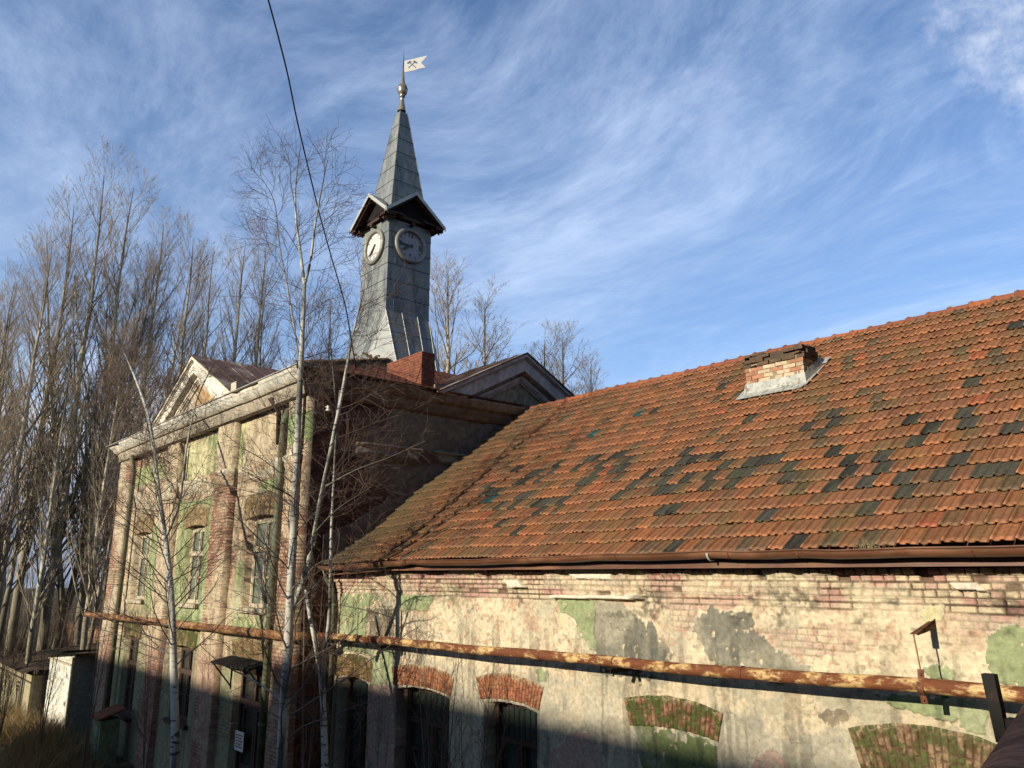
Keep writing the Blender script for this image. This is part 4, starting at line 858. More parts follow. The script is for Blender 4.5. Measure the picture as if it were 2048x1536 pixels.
# hipped tile roof of the head building
def hip_roof():
    S_ = .405; zc = 4.66; m = []; K = []; F = []; b = 0; rng = np.random.default_rng(12)
    cx, cy = -23.7, 14.75
    us = np.array([0, .1, .2, .35, .5, .65, .8, .93, 1.]); hu = np.array([.02, .024, .0, .002, .012, .002, .0, .012, .012]); vv = np.array([0, 0, .12, 1.05])
    U = np.repeat(us[:, None], 4, 1); V_ = np.repeat(vv[None], 9, 0); H = np.repeat(hu[:, None], 4, 1)+.04*(1-V_*.88); H[:, 0] = -.01
    gf = grid_faces(9, 4)
    c_, s_ = 1/math.sqrt(1+S_*S_), S_/math.sqrt(1+S_*S_)
    def side(org, along, inw, length, flip):
        nonlocal b
        org = np.array(org, float); along = np.array(along, float); inw = np.array(inw, float)
        nr = 22
        for r in range(nr):
            d0 = r*.325*c_
            n = int((length-2*d0)/.222)
            for k in range(-1, n+1):
                a0 = d0+(k+.5*(r % 2))*.222
                if a0 < d0-.1 or a0 > length-d0-.12: continue
                A = a0+U*.218+rng.normal(0, .004); D = r*.325+V_*.325+rng.normal(0, .006); h = H+abs(rng.normal(0, .006))
                und = .04*(fbm(A, D, .8, 2, 900)-.5)
                P = org+along*A[..., None]+inw*(D*c_)[..., None]+np.array([0, 0, 1.])*(D*s_+h+und)[..., None]
                m.append(P.reshape(-1, 3)); g = rng.random(); cc = np.array((.30, .10, .055)) if g < .6 else (np.array((.20, .085, .05)) if g < .9 else np.array((.09, .06, .04)))
                cc = cc*(.8+.4*rng.random()); kk = np.repeat(cc[None], 36, 0)
                mo = float(ss(1.6, .4, a0-d0)+ss(1.6, .4, length-d0-a0)); mo = min(1, mo*rng.random()*1.5); kk = kk+(np.array((.085, .065, .025))-kk)*mo
                K.append(kk); F.append((gf+b) if not flip else (gf[:, ::-1]+b)); b += 36
    e = .30
    side((HX1+e-.1, HY-.15-.35, zc), (0, 1, 0), (-1, 0, 0), HY1-HY+.9, True)
    side((HX0-e, HY-.15-.35, zc), (1, 0, 0), (0, 1, 0), HX1-HX0+2*e-.1, False)
    r = to_mesh('roof', np.concatenate(m), np.concatenate(F), M['tile'], head, col=np.concatenate(K))
    # hip caps, mossy and uneven
    q = MB(); x0, y0 = HX1+e-.1, HY-.5
    for k in range(24):
        t0 = k*.26; t1 = t0+.30
        q.tube([(x0-t0, y0+t0, zc+S_*t0+.02), (x0-t0-.05, y0+t0+.05, zc+S_*t0+.03), (x0-t1, y0+t1, zc+S_*t1+.02)], (.115+.02*rng.random(), .12, .09), 8, tuple(np.array((.13, .085, .04))*(.6+.6*rng.random())))
    for k in range(9):
        t0 = 4.3+rng.uniform(-.5, .5); p = (x0-t0+rng.normal(0, .22), y0+t0+rng.normal(0, .22), zc+S_*t0+.10+rng.uniform(0, .12))
        q.tube([p, (p[0]+rng.uniform(-.16, .16), p[1]+rng.uniform(-.16, .16), p[2]+rng.uniform(-.03, .07))], (.045, .03), 6, (.12, .08, .04))
    q.build('hip_tiles', M['tile'], r)
    u = MB(); ze = zc-.03; L_ = HY1-HY+.9
    u.add([(x0, y0, ze), (x0, y0+L_, ze), (HX0-e, y0+L_, ze), (HX0-e, y0, ze), (cx+1.0, cy-.8, ze+S_*6.5), (cx+1.0, cy+.8, ze+S_*6.5), (cx-1.0, cy+.8, ze+S_*6.5), (cx-1.0, cy-.8, ze+S_*6.5)], [(0, 1, 5, 4), (1, 2, 6, 5), (2, 3, 7, 6), (3, 0, 4, 7), (4, 5, 6, 7)], (.14, .07, .04))
    u.build('roof', M['tile'], head)
    # red brick chimney at the wall edge
    x1, xb, ya, yb, zt = -16.50, -18.22, 11.2, 11.62, 5.76
    n, mm = 110, 90
    def bf(Pf, uu, zz, seed, flip):
        A, Z = np.meshgrid(uu, zz, indexing='ij'); d, h1, h2, row = bricks(A, Z, seed, .255, .074, .012); inb = ss(0, .006, d)
        c = mixc(np.zeros(A.shape+(3,))+np.array((.27, .095, .048)), (.20, .062, .034), ss(.3, .9, h1)); c = np.array((.10, .05, .035))+(c-np.array((.10, .05, .035)))*inb[..., None]
        return Pf(A, Z, .012*(inb-1)), (grid_faces(len(uu), len(zz)) if not flip else grid_faces(len(uu), len(zz))[:, ::-1]), c
    zz = np.arange(4.3, zt, .0125)
    P1, F1, C1 = bf(lambda A, Z, D: np.stack([A, ya-D, Z], -1), np.arange(xb, x1+.001, .0135), zz, 930, True)
    P2, F2, C2 = bf(lambda A, Z, D: np.stack([x1+D, A, Z], -1), np.arange(ya, yb+.001, .0135), zz, 931, False)
    nv = P1.reshape(-1, 3).shape[0]
    ch = to_mesh('chimney', np.concatenate([P1.reshape(-1, 3), P2.reshape(-1, 3)]), np.concatenate([F1, F2+nv]), M['brickr'], r, col=np.concatenate([C1.reshape(-1, 3), C2.reshape(-1, 3)]))
    q = MB(); q.box(xb, x1-.03, ya+.02, yb, 4.3, zt-.02, (.2, .08, .05)); 
    q.box(xb-.03, x1+.025, ya-.03, yb+.03, zt-.02, zt+.03, (.10, .06, .04))
    rng2 = np.random.default_rng(2)
    for k in range(7):
        xx = xb+.1+k*.235; q.box(xx, xx+.2, ya-.02+rng2.uniform(0, .03), yb, zt+.03, zt+.05+rng2.uniform(0, .02), (.14, .07, .045))
    q.build('chimney_cap', M['brickr'], ch)
    w = MB(); pts = [(xb-.3+.0+k*.12, ya-.05, zc+S_*((x0)-(xb-.3+k*.12))+.07+rng2.uniform(-.015, .02)) for k in range(15)]
    w.tube(pts, [.045+rng2.uniform(-.012, .02) for _ in pts], 6); w.build('mortar_fillet', M['white'], ch)
hip_roof()
def downpipes():
    def dp(path, r, mat, name='downpipe', rings=()):
        m = MB(); m.tube(path, r, 12); o = m.build(name, mat, head, smooth=True)
        for z in rings:
            k = MB(); x, y = path[1][0], path[1][1]
            k.tube([(x, y, z-.03), (x, y, z+.03)], r*1.25, 12); k.build('pipe_joint', mat, o)
    dp([(-17.62, HY-.05, 3.9), (-17.62, HY-.14, 3.6), (-17.62, HY-.14, -5.5)], .085, M['pipeg'], rings=(2.4, -.9, -3.2))
    dp([(-29.4, HY-.35, 4.1), (-29.4, HY-.22, 3.5), (-29.4, HY-.22, -5.5)], .08, M['pipeg'], rings=(2.4, 0, -2.4))
    dp([(-24.55, HY-.3, 3.95), (-24.55, HY-.10, 3.5), (-24.55, HY-.10, 2.8)], .05, M['wood_dk'])
    dp([(-17.95, HY-.4, 4.2), (-18.0, HY-.12, 3.9), (-18.0, HY-.08, 3.1)], .06, M['wood_dk'])
M['pipeg'] = mat_two('old_green_pipe', (.095, .105, .06), (.06, .055, .03), 2.5, .4, .65, (.5, .8), stretch=(1, 1, .4), c3=(.12, .13, .08), s3=8)
downpipes()

# ------------------------------------------------------------------ clock tower
TX, TY = -23.65, 14.75
tower = thing('clock_tower', 'grey zinc clad clock tower with pointed spire rising above the house roof', 'clock tower', (TX, TY, 4.5))
def frusta(levels, mat, name, lip=.012, parent=tower, ribs=None):
    """square shaft in lapped sheets: levels = [(z, hw)...]"""
    m = MB()
    for (z0, h0), (z1, h1) in zip(levels[:-1], levels[1:]):
        a = [(TX+sx*(h0+lip), TY+sy*(h0+lip), z0-.015) for sx, sy in ((-1, -1), (1, -1), (1, 1), (-1, 1))]
        b = [(TX+sx*(h1+.001), TY+sy*(h1+.001), z1) for sx, sy in ((-1, -1), (1, -1), (1, 1), (-1, 1))]
        m.hexa(a, b)
    if ribs: ribs(m)
    ob_ = m.build(name, mat, parent)
    for z0, h0 in levels[1:-1]:
        g_ = MB(); q = [(TX+sx*(h0+.012), TY+sy*(h0+.012), z0-.012) for sx, sy in ((-1, -1), (1, -1), (1, 1), (-1, 1), (-1, -1))]; g_.tube(q, .009, 4); g_.build('seam', M['seamd'], ob_)
    return ob_
HWT = .92
zs_ = [9.15, 9.72, 10.34, 10.95, 11.57, 12.2, 12.9]
def shaft_ribs(m):
    for z0, z1, off in [(9.15, 9.72, -.62), (9.72, 10.34, -.6), (10.34, 10.95, .25), (10.95, 11.2, -.62), (12.2, 12.7, -.62), (11.57, 12.2, -.62)]:
        y = TY+off; m.box(TX+HWT, TX+HWT+.018, y-.008, y+.008, z0+.02, z1-.02)
    for z0, z1, off in [(9.15, 9.72, .1), (9.72, 10.34, -.35), (10.34, 10.95, .3), (12.2, 12.7, .4)]:
        x = TX+off; m.box(x-.008, x+.008, TY-HWT-.016, TY-HWT, z0+.02, z1-.02)
frusta([(z, HWT) for z in zs_], M['zinc'], 'shaft', ribs=shaft_ribs)
def skirt():
    m = MB(); lv = [(9.15, .93, .93), (8.55, 1.13, .90), (7.9, 1.345, .87), (7.2, 1.58, .84), (6.3, 1.90, .82), (5.6, 2.15, .8)]
    rings = []
    for z, b, a in lv:
        a = min(a, b)
        rings.append([(TX+x, TY+y, z) for x, y in ((-a, -b), (a, -b), (b, -a), (b, a), (a, b), (-a, b), (-b, a), (-b, -a))])
    V = [p for r in rings for p in r]; F = [(i*8+k, (i+1)*8+k, (i+1)*8+(k+1) % 8, i*8+(k+1) % 8) for i in range(len(lv)-1) for k in range(8)]
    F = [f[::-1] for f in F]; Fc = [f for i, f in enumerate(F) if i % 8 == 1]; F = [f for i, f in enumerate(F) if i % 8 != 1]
    m.add(V, F); o = m.build('skirt', M['zinc'], tower)
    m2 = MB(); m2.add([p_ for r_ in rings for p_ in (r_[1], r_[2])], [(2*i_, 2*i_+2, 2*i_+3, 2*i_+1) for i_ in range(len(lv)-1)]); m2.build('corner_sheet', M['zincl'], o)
    r = MB()
    def edge(fn, n=1):
        pts = [fn(k) for k in range(len(lv))]; r.tube(pts, .014, 5)
    for (i) in range(8): edge(lambda k: rings[k][i])
    for t in (.36, .72):
        edge(lambda k: tuple(np.array(rings[k][2])*(1-t)+np.array(rings[k][3])*t+np.array((.016, 0, 0))))
        edge(lambda k: tuple(np.array(rings[k][0])*(1-t)+np.array(rings[k][1])*t+np.array((0, -.016, 0))))
    r.build('standing_seam', M['zincl'], o)
    h = MB()
    for z_ in (8.3, 7.2):
        k = [i for i in range(len(lv)-1) if lv[i][0] >= z_ >= lv[i+1][0]][0]; f = (lv[k][0]-z_)/(lv[k][0]-lv[k+1][0])
        pts = [tuple(np.array(rings[k][i])*(1-f)+np.array(rings[k+1][i])*f) for i in range(8)]
        h.tube(pts+[pts[0]], .010, 4)
    h.build('seam', M['seamd'], o)
skirt()
def spire():
    lv = [(13.15, .81)]; z = 13.15
    while z < 17.75: z += .66; lv.append((min(z, 17.9), .81-(min(z, 17.9)-13.15)*.139))
    sp = frusta(lv, M['zinc'], 'spire', lip=.008)
    r = MB()
    for sx, sy in ((-1, -1), (1, -1), (1, 1), (-1, 1)):
        r.tube([(TX+sx*h, TY+sy*h, z) for z, h in lv], .018, 5)
    r.build('hip_seam', M['zinc'], sp)
    f = MB(); f.lathe((TX, TY, 0), [(.17, 17.88), (.13, 18.1), (.085, 18.35), (.075, 18.5), (.10, 18.52), (.12, 18.56), (.11, 18.60), (.14, 18.64), (.19, 18.72), (.208, 18.84), (.208, 18.87), (.218, 18.88), (.218, 18.90), (.205, 18.91), (.175, 19.03), (.13, 19.10), (.09, 19.13), (.10, 19.15), (.085, 19.2), (.02, 19.85), (0, 19.86)], 20)
    f.build('finial', M['finial'], tower, smooth=True)
M['finial'] = mat_two('tarnished_ball', (.24, .22, .17), (.15, .12, .085), 3, .4, .6, (.3, .5), (.6, .3))
spire()
def gables():
    out = 1.27; hw = 1.32; z0, zt = 12.78, 13.82
    zi = zt-(zt-z0)                                   # at the corner
    for ax, ot in (((1, 0), (0, -1)), ((0, 1), (1, 0)), ((-1, 0), (0, 1)), ((0, -1), (-1, 0))):
        A = np.array((ax[0], ax[1], 0.)); O = np.array((ot[0], ot[1], 0.)); up = np.array((0, 0, 1.)); c = np.array((TX, TY, 0.))
        m = MB()
        for s in (-1, 1):
            p0 = c+A*s*hw+up*z0; p1 = c+up*zt
            fo = [(1, 1), (1, -1), (-1, 0)]
            th = .05
            # slab from the outer edge to the centre line, overlapping ridges are cut by the spire
            e = out; q = [p0+O*e, p1+O*e, p1+O*.55, p0+O*(hw-.02)]
            # valley: inner edge runs from the corner (hw,hw) to the spire
            q[3] = c+A*s*(hw-.02)+O*(hw-.05)+up*z0
            if s < 0: q = q[::-1]
            m.add([tuple(p) for p in q]+[tuple(p+up*th) for p in q], [(3, 2, 1, 0), (4, 5, 6, 7), (0, 1, 5, 4), (1, 2, 6, 5), (2, 3, 7, 6), (3, 0, 4, 7)])
        g = m.build('gable_roof', M['zinc'], tower)
        v = MB()
        for s in (-1, 1):
            p0 = c+A*s*(hw+.02)+O*(out+.0)+up*(z0-.02); p1 = c+O*(out+.0)+up*(zt-.0)
            off = [up*.075+O*.035, up*.075, up*-.075, up*-.075+O*.035]
            v.beam(p0, p1, off if s > 0 else off[::-1])
        v.build('bargeboard', M['zincl'], g)
        w = MB()
        for s in (-1, 1):      # soffit boards and rafters
            p0 = c+A*s*(hw-.02)+up*(z0-.05); p1 = c+up*(zt-.05)
            for d0 in (out-.07, 1.10, .96):
                off = [up*0+O*d0, up*0+O*(d0-.06), up*-.09+O*(d0-.06), up*-.09+O*d0]
                w.beam(p0, p1, off if s > 0 else off[::-1])
            q = [p0+O*(out-.01), p1+O*(out-.01), p1+O*.4, p0+O*.4]
            if s < 0: q = q[::-1]
            w.add([tuple(x+up*.015) for x in q], [(0, 1, 2, 3)])
            for k in range(3):   # rafter tails
                f = .04+.12*k; p = p0+(p1-p0)*f
                w.tube([p+O*(out-.1)-up*.05, p+O*.9-up*.05], .05, 6)
            w.tube([c+A*s*1.08+O*(out-.12)+up*(z0-.07), c+A*s*1.08+O*.8+up*(z0-.12)], .085, 8)
        w.tube([c+O*(out-.12)+up*(12.62), c+O*.8+up*12.62], .07, 8)
        w.beam(c-A*.95+up*12.86, c+A*.95+up*12.86, [O*1.06, O*.98, O*.98-up*.1, O*1.06-up*.1])
        w.build('gable_rafters', M['wood_dk'], g)
        t = MB(); t.add([tuple(c-A*.92+O*.935+up*12.7), tuple(c+A*.92+O*.935+up*12.7), tuple(c+A*.92+O*.935+up*13.0), tuple(c+O*.935+up*(zt-.06)), tuple(c-A*.92+O*.935+up*13.0)], [(0, 1, 2, 3, 4)]); t.build('gable_infill', M['tar'], g)
gables()
FONT_SEG = {'0': 1}
def clock(center, ax, ot, label, sunlit):
    A = np.array((*ax, 0.)); O = np.array((*ot, 0.)); up = np.array((0, 0, 1.)); c = np.array(center, float)
    def P(u, v, d): return tuple(c+A*u*1.13+up*v*1.13+O*d)
    n = 40; m = MB()
    m.add([P(0, 0, .02)]+[P(.475*math.cos(2*math.pi*k/n), .475*math.sin(2*math.pi*k/n), .02) for k in range(n)], [(0, 1+k, 1+(k+1) % n) for k in range(n)])
    fo = m.build('clock_face', M['dial' if sunlit else 'dial_shaded'], tower)
    if label: fo['label'] = label
    r = MB(); V = []; npf = 10
    for k in range(n):
        a = 2*math.pi*k/n
        for j in range(npf):
            b = 2*math.pi*j/npf; rr = .535+.075*math.cos(b); V.append(P(rr*math.cos(a), rr*math.sin(a), .05+.07*math.sin(b)))
    r.add(V, [(k*npf+j, ((k+1) % n)*npf+j, ((k+1) % n)*npf+(j+1) % npf, k*npf+(j+1) % npf) for k in range(n) for j in range(npf)])
    r.build('clock_rim', M['rim'], fo, smooth=True)
    # hands about 8:37 (hour hand just below nine, minute hand between seven and eight)
    h = MB()
    def hand(ang, L_, w, d):
        du, dv = math.sin(ang), math.cos(ang)
        pts = [(-.10, -w*.8), (-.10, w*.8), (L_*.55, w), (L_*.72, w*1.5), (L_*.9, w*.7), (L_, 0), (L_*.9, -w*.7), (L_*.72, -w*1.5), (L_*.55, -w)]
        v = [P(du*s-dv*t, dv*s+du*t, d) for s, t in pts]; v2 = [P(du*s-dv*t, dv*s+du*t, d+.012) for s, t in pts]; k = len(pts)
        h.add(v+v2, [tuple(range(k)), tuple(range(k, 2*k))[::-1]]+[(i, (i+1) % k, k+(i+1) % k, k+i) for i in range(k)])
    if sunlit: hand(R(216), .30, .030, .035); hand(R(226), .42, .022, .05)
    else: hand(R(268), .36, .036, .035); hand(R(236), .36, .032, .05)
    h.build('clock_hands', M['black'], fo)
    t = MB()
    for k in range(12):
        a = k*math.pi/6
        if k in (0, 3, 6, 9): continue
        du, dv = math.sin(a), math.cos(a)
        v = [P(du*s-dv*w, dv*s+du*w, .026) for s, w in ((.37, -.014), (.37, .014), (.445, .014), (.445, -.014))]; t.add(v, [(0, 1, 2, 3)])
    t.build('hour_marks', M['black'], fo)
    for txt, k in ((('6', 6),) if sunlit else (('12', 0), ('3', 3), ('6', 6), ('9', 9))):
        cu = bpy.data.curves.new('numeral', 'FONT'); cu.body = txt; cu.size = .15 if sunlit else .25; cu.align_x = 'CENTER'; cu.align_y = 'CENTER'; cu.extrude = .003; cu.offset = .006 if sunlit else .013
        to = bpy.data.objects.new('numeral_tmp', cu); C.objects.link(to); bpy.context.view_layer.update()
        me = bpy.data.meshes.new_from_object(to.evaluated_get(bpy.context.evaluated_depsgraph_get())); bpy.data.objects.remove(to)
        a = k*math.pi/6; rr = .375; u0, v0 = rr*math.sin(a)*1.13, rr*math.cos(a)*1.13
        co = np.zeros(len(me.vertices)*3); me.vertices.foreach_get('co', co); co = co.reshape(-1, 3)
        Wd = c+A*(co[:, :1]+u0)+up*(co[:, 1:2]+v0)+O*(co[:, 2:]+.028)
        fs = [tuple(p.vertices) for p in me.polygons]
        to_mesh('numeral', Wd, fs, M['black'], fo)
M['dial'] = mat_two('enamel_dial', (.46, .44, .39), (.36, .34, .32), 9, .5, .7, (.5, .8), s3=20, bump=.1)
M['dial_shaded'] = mat_two('shaded_dial', (.24, .235, .24), (.16, .155, .16), 9, .5, .7, (.5, .8), s3=20, bump=.1)  # darker copy of the dial, shade of the right face put into its colour
M['rim'] = mat_two('metal_rim', (.22, .215, .18), (.16, .155, .13), 4, .4, .6, (.4, .55), (.3, .2))
M['black'], t_, b_ = mat_new('black_paint'); b_.inputs['Base Color'].default_value = (.012, .012, .012, 1); b_.inputs['Roughness'].default_value = .5
clock((TX, TY-HWT-.012, 11.82), (1, 0), (0, -1), 'sunlit white clock face on the left side of the tower', True)
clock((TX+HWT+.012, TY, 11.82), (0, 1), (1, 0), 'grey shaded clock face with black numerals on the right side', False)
# weathervane
vane = thing('weathervane', 'swallow tailed white metal weathervane flag with crossed hammers above the spire', 'weathervane', (TX, TY, 19.8))
def weathervane():
    m = MB(); m.tube([(TX, TY, 19.7), (TX, TY, 20.42)], (.03, .012), 6); m.tube([(TX, TY, 20.42), (TX, TY, 20.68)], (.01, .002), 5); m.build('spindle', M['wood_dk'], vane)
    d = np.array((math.sin(YAW)*.93-.05, math.cos(YAW)*.93, 0)); d /= np.linalg.norm(d); nrm = np.array((-d[1], d[0], 0)); o = np.array((TX, TY, 19.62-20.0*.86))
    out = [(.05, 20.12), (.10, 20.05), (.2, 20.12), (.45, 20.16), (.62, 20.24), (.80, 20.28), (1.0, 20.36), (.86, 20.55), (1.06, 20.96), (.5, 20.86), (.05, 20.72)]
    # order so the tail is notched
    out = [(.04, 20.03), (.24, 20.10), (.5, 20.17), (.72, 20.27), (1.02, 20.34), (.80, 20.58), (1.08, 20.98), (.55, 20.82), (.04, 20.66)]
    tri = [(0, 1, 8), (1, 2, 7), (1, 7, 8), (2, 3, 5), (3, 4, 5), (2, 5, 7), (5, 6, 7)]
    v = [tuple(o+d*u*.88+nrm*s*.006+np.array((0, 0, z*.86))) for s in (-1, 1) for u, z in out]; n = len(out)
    f = MB(); f.add(v, [tuple(t) for t in tri]+[tuple(i+n for i in t[::-1]) for t in tri]+[(i, (i+1) % n, n+(i+1) % n, n+i) for i in range(n)])
    fl = f.build('flag', M['white'], vane)
    e = MB()
    cu_, cz = .40, 20.46
    def bar(a0, a1, w, s):
        (u0, z0), (u1, z1) = a0, a1; L_ = math.hypot(u1-u0, z1-z0); pu, pz = -(z1-z0)/L_*w, (u1-u0)/L_*w
        q = [(u0-pu, z0-pz), (u0+pu, z0+pz), (u1+pu, z1+pz), (u1-pu, z1-pz)]
        e.add([tuple(o+d*u*.88+nrm*s*.009+np.array((0, 0, z*.86))) for u, z in q], [(0, 1, 2, 3)])
    for s in (-1, 1):
        bar((cu_-.17, cz-.17), (cu_+.15, cz+.19), .022, s); bar((cu_+.18, cz-.15), (cu_-.15, cz+.15), .022, s)
        bar((cu_+.05, cz+.20), (cu_+.22, cz+.10), .045, s); bar((cu_-.22, cz+.06), (cu_-.06, cz+.19), .045, s)
    e.build('hammer_emblem', M['bluegrey'], fl)
M['bluegrey'], t_, b_ = mat_new('faded_blue_paint'); b_.inputs['Base Color'].default_value = (.07, .11, .16, 1)
weathervane()
# ------------------------------------------------------------------ pipes and brackets on the wall
PY = 8.5
def zpipe(x): return float(np.interp(x, [-33.3, -25.6, -16.6, -10.3, -7.4, -2.7, 3], [-1.41, -1.34, -1.275, -1.195, -1.165, -1.065, -.97]))
hp = thing('rusty_pipe', 'long rusty cream painted pipe running level along the plaster walls', 'pipe', (-10, PY, -1.2))
def wall_pipe():
    m = MB(); xs = list(np.arange(3, -15.7, -.5)); pts = [(x, PY, zpipe(x)+.010*math.sin(x*1.3)+.005*math.sin(x*3.1)) for x in xs]
    pts += [(-15.85, PY-.03, -1.27), (-15.98, PY-.14, -1.27), (-16.02, 8.3, -1.27)]
    m.tube(pts, .073, 16); m.build('pipe', M['rustpipe'], hp, smooth=True)
    m = MB(); pts = [(-16.02, 8.32, -1.27), (-16.04, 7.98, -1.27), (-16.16, 7.86, -1.27), (-16.4, 7.85, -1.275)]+[(x, 7.85, zpipe(x)) for x in np.arange(-17, -33.4, -.8)]
    m.tube(pts, .095, 16); m.build('pipe', M['rustpipe2'], hp, smooth=True)
    w = MB()
    for x in (-14.6, -11.95, -9.1, -5.6): w.tube([(x-.012, PY, zpipe(x)), (x+.012, PY, zpipe(x))], .079, 16)
    w.build('weld_seam', M['rust'], hp)
M['rustpipe2'] = mat_two('rusty_ochre_pipe', (.26, .145, .055), (.085, .032, .012), 3., .42, .56, (.5, .85), c3=(.14, .06, .02), stretch=(1, 2.4, 2.4), s3=12, bump=.5, bdist=.006)
wall_pipe()
def hanger(x, label, kind):
    z = zpipe(x); b = thing('pipe_bracket', label, 'bracket', (x, WY, z), 'brackets carrying the rusty pipe')
    m = MB()
    if kind == 'hang':
        zt = -.44; x += .0
        m.hexa([(x-.035, WY+.02, zt-.035), (x+.035, WY+.02, zt-.035), (x+.035, PY, zt-.145), (x-.035, PY, zt-.145)], [(x-.035, WY+.02, zt-.029), (x+.035, WY+.02, zt-.029), (x+.035, PY, zt-.139), (x-.035, PY, zt-.139)])
        m.hexa([(x+.029, WY+.02, zt-.1), (x+.035, WY+.02, zt-.1), (x+.035, PY+.02, zt-.155), (x+.029, PY+.02, zt-.155)], [(x+.029, WY+.02, zt+.0), (x+.035, WY+.02, zt+.0), (x+.035, PY+.02, zt-.135), (x+.029, PY+.02, zt-.135)])
        m.build('arm', M['rust'], b)
        r = MB(); r.tube([(x, PY, zt-.14), (x+.012, PY, (zt+z)/2+.05), (x+.03, PY-.0, z+.15)], .0085, 8); r.build('rod', M['rustl'], b)
        s = MB(); x2 = x+.035
        pr = [(PY-.01, z+.17), (PY-.03, z+.08)]+[(PY-.082*math.cos(a), z+.082*math.sin(a)) for a in np.linspace(1.2, -1.2, 8)]+[(PY-.03, z-.08), (PY-.01, z-.15)]
        s.add([(x2+dx, y, zz) for dx in (-.032, .032) for y, zz in pr], [(i, i+1, len(pr)+i+1, len(pr)+i) for i in range(len(pr)-1)])
        for zz in (z+.12, z-.115): s.tube([(x2, PY-.04, zz), (x2, PY+.02, zz)], .012, 6)
        so = s.build('clamp', M['rust'], b); so.modifiers.new('s', 'SOLIDIFY').thickness = .006
    else:
        zb = z-.078
        m.box(x-.03, x+.03, PY-.12, WY+.02, zb-.008, zb)
        m.box(x+.022, x+.03, PY-.12, WY+.02, zb-.055, zb-.008)
        m.build('arm', M['blk'], b)
        s = MB(); s.hexa([(x-.16, PY-.10, zb-.03), (x-.10, PY-.10, zb-.05), (x, WY-.01, zb-.03), (x-.06, WY-.01, zb-.02)], [(x-.16, PY-.10, zb-.012), (x-.10, PY-.10, zb-.012), (x, WY-.01, zb-.010), (x-.06, WY-.01, zb-.010)])
        s.box(x-.008, x+.008, PY-.05, PY-.035, zb-.1, zb-.06); s.build('brace', M['blk'], b)
        t = MB(); pr = [(PY+.082*math.cos(a), z+.082*math.sin(a)) for a in np.linspace(-.2, math.pi+.2, 12)]
        t.add([(x+dx, y, zz) for dx in (-.014, .014) for y, zz in pr], [(i, i+1, 13+i, 12+i) for i in range(11)])
        to = t.build('strap', M['rust'], b); to.modifiers.new('s', 'SOLIDIFY').thickness = .005
M['rustl'] = mat_two('light_rust_rod', (.20, .12, .06), (.18, .09, .04), 12)
hanger(-3.58, 'rusty hanging bracket with rod and clamp above the rightmost arch', 'hang')
hanger(-7.62, 'dark bracket under the pipe above the mossy blind arch', 'sup')
hanger(-13.55, 'dark bracket under the pipe near the left end of the long wall', 'sup')
hanger(-15.6, 'small dark bracket at the pipe elbow by the house corner', 'sup')
# old curved downpipe at the left end of the long wall
odp = thing('drainpipe', 'old bent drainpipe at the left end of the sunlit wall beside the corner', 'drainpipe', (-16.0, 8.7, -.2))
m = MB(); m.tube([(-16.15, 8.52, .12), (-16.15, 8.56, -.05), (-16.2, 8.78, -.3), (-16.22, 8.86, -.6), (-16.22, 8.86, -1.6), (-16.22, 8.86, -5.5)], .055, 12)
m.build('pipe', M['pipeg'], odp, smooth=True)
m = MB(); m.tube([(-16.22, 8.86, -1.62), (-16.22, 8.86, -1.68)], .068, 12); m.tube([(-16.22, 8.86, -.62), (-16.22, 8.86, -.66)], .068, 12); m.build('joint', M['pipeg'], odp)
# near thick pipe and its black bracket, lower right corner
np_ = thing('thick_pipe', 'thick dark rusty pipe close by in the lower right corner', 'pipe', (-.6, 1.5, GZ))
m = MB(); E1 = np.array((-.66, 1.80, -.375)); E2 = np.array((-2.46, 8.40, -1.035)); NO = np.array((.083, 0, -.072))
ax_ = [tuple(E1+(E2-E1)*t+NO*(1-.8*max(t, 0))) for t in np.linspace(1, -.06, 26)]
l_ = np.array(ax_[-1]); ax_ += [tuple(l_+np.array((.015, -.07, -.02))), tuple(l_+np.array((.02, -.11, -.08))), tuple(l_+np.array((.02, -.12, -.25))), tuple(l_+np.array((.02, -.12, -5.0)))]
m.tube(ax_, .11, 28); m.build('pipe', M['blk'], np_, smooth=True)
M_rn = None
sb = thing('steel_bracket', 'black steel angle bracket standing upright behind the thick pipe', 'bracket', (-1.7, 4.9, -.7))
m = MB(); m.hexa([(-1.735, 5.0, -.885), (-1.675, 5.0, -.885), (-1.675, 5.06, -.885), (-1.735, 5.06, -.885)], [(-1.765, 5.0, -.535), (-1.70, 5.0, -.535), (-1.70, 5.06, -.535), (-1.765, 5.06, -.535)]); m.build('upright', M['blk'], sb)
m = MB(); m.box(-1.67, -.6, 4.98, 5.06, -.875, -.755); m.build('arm', M['blk'], sb)

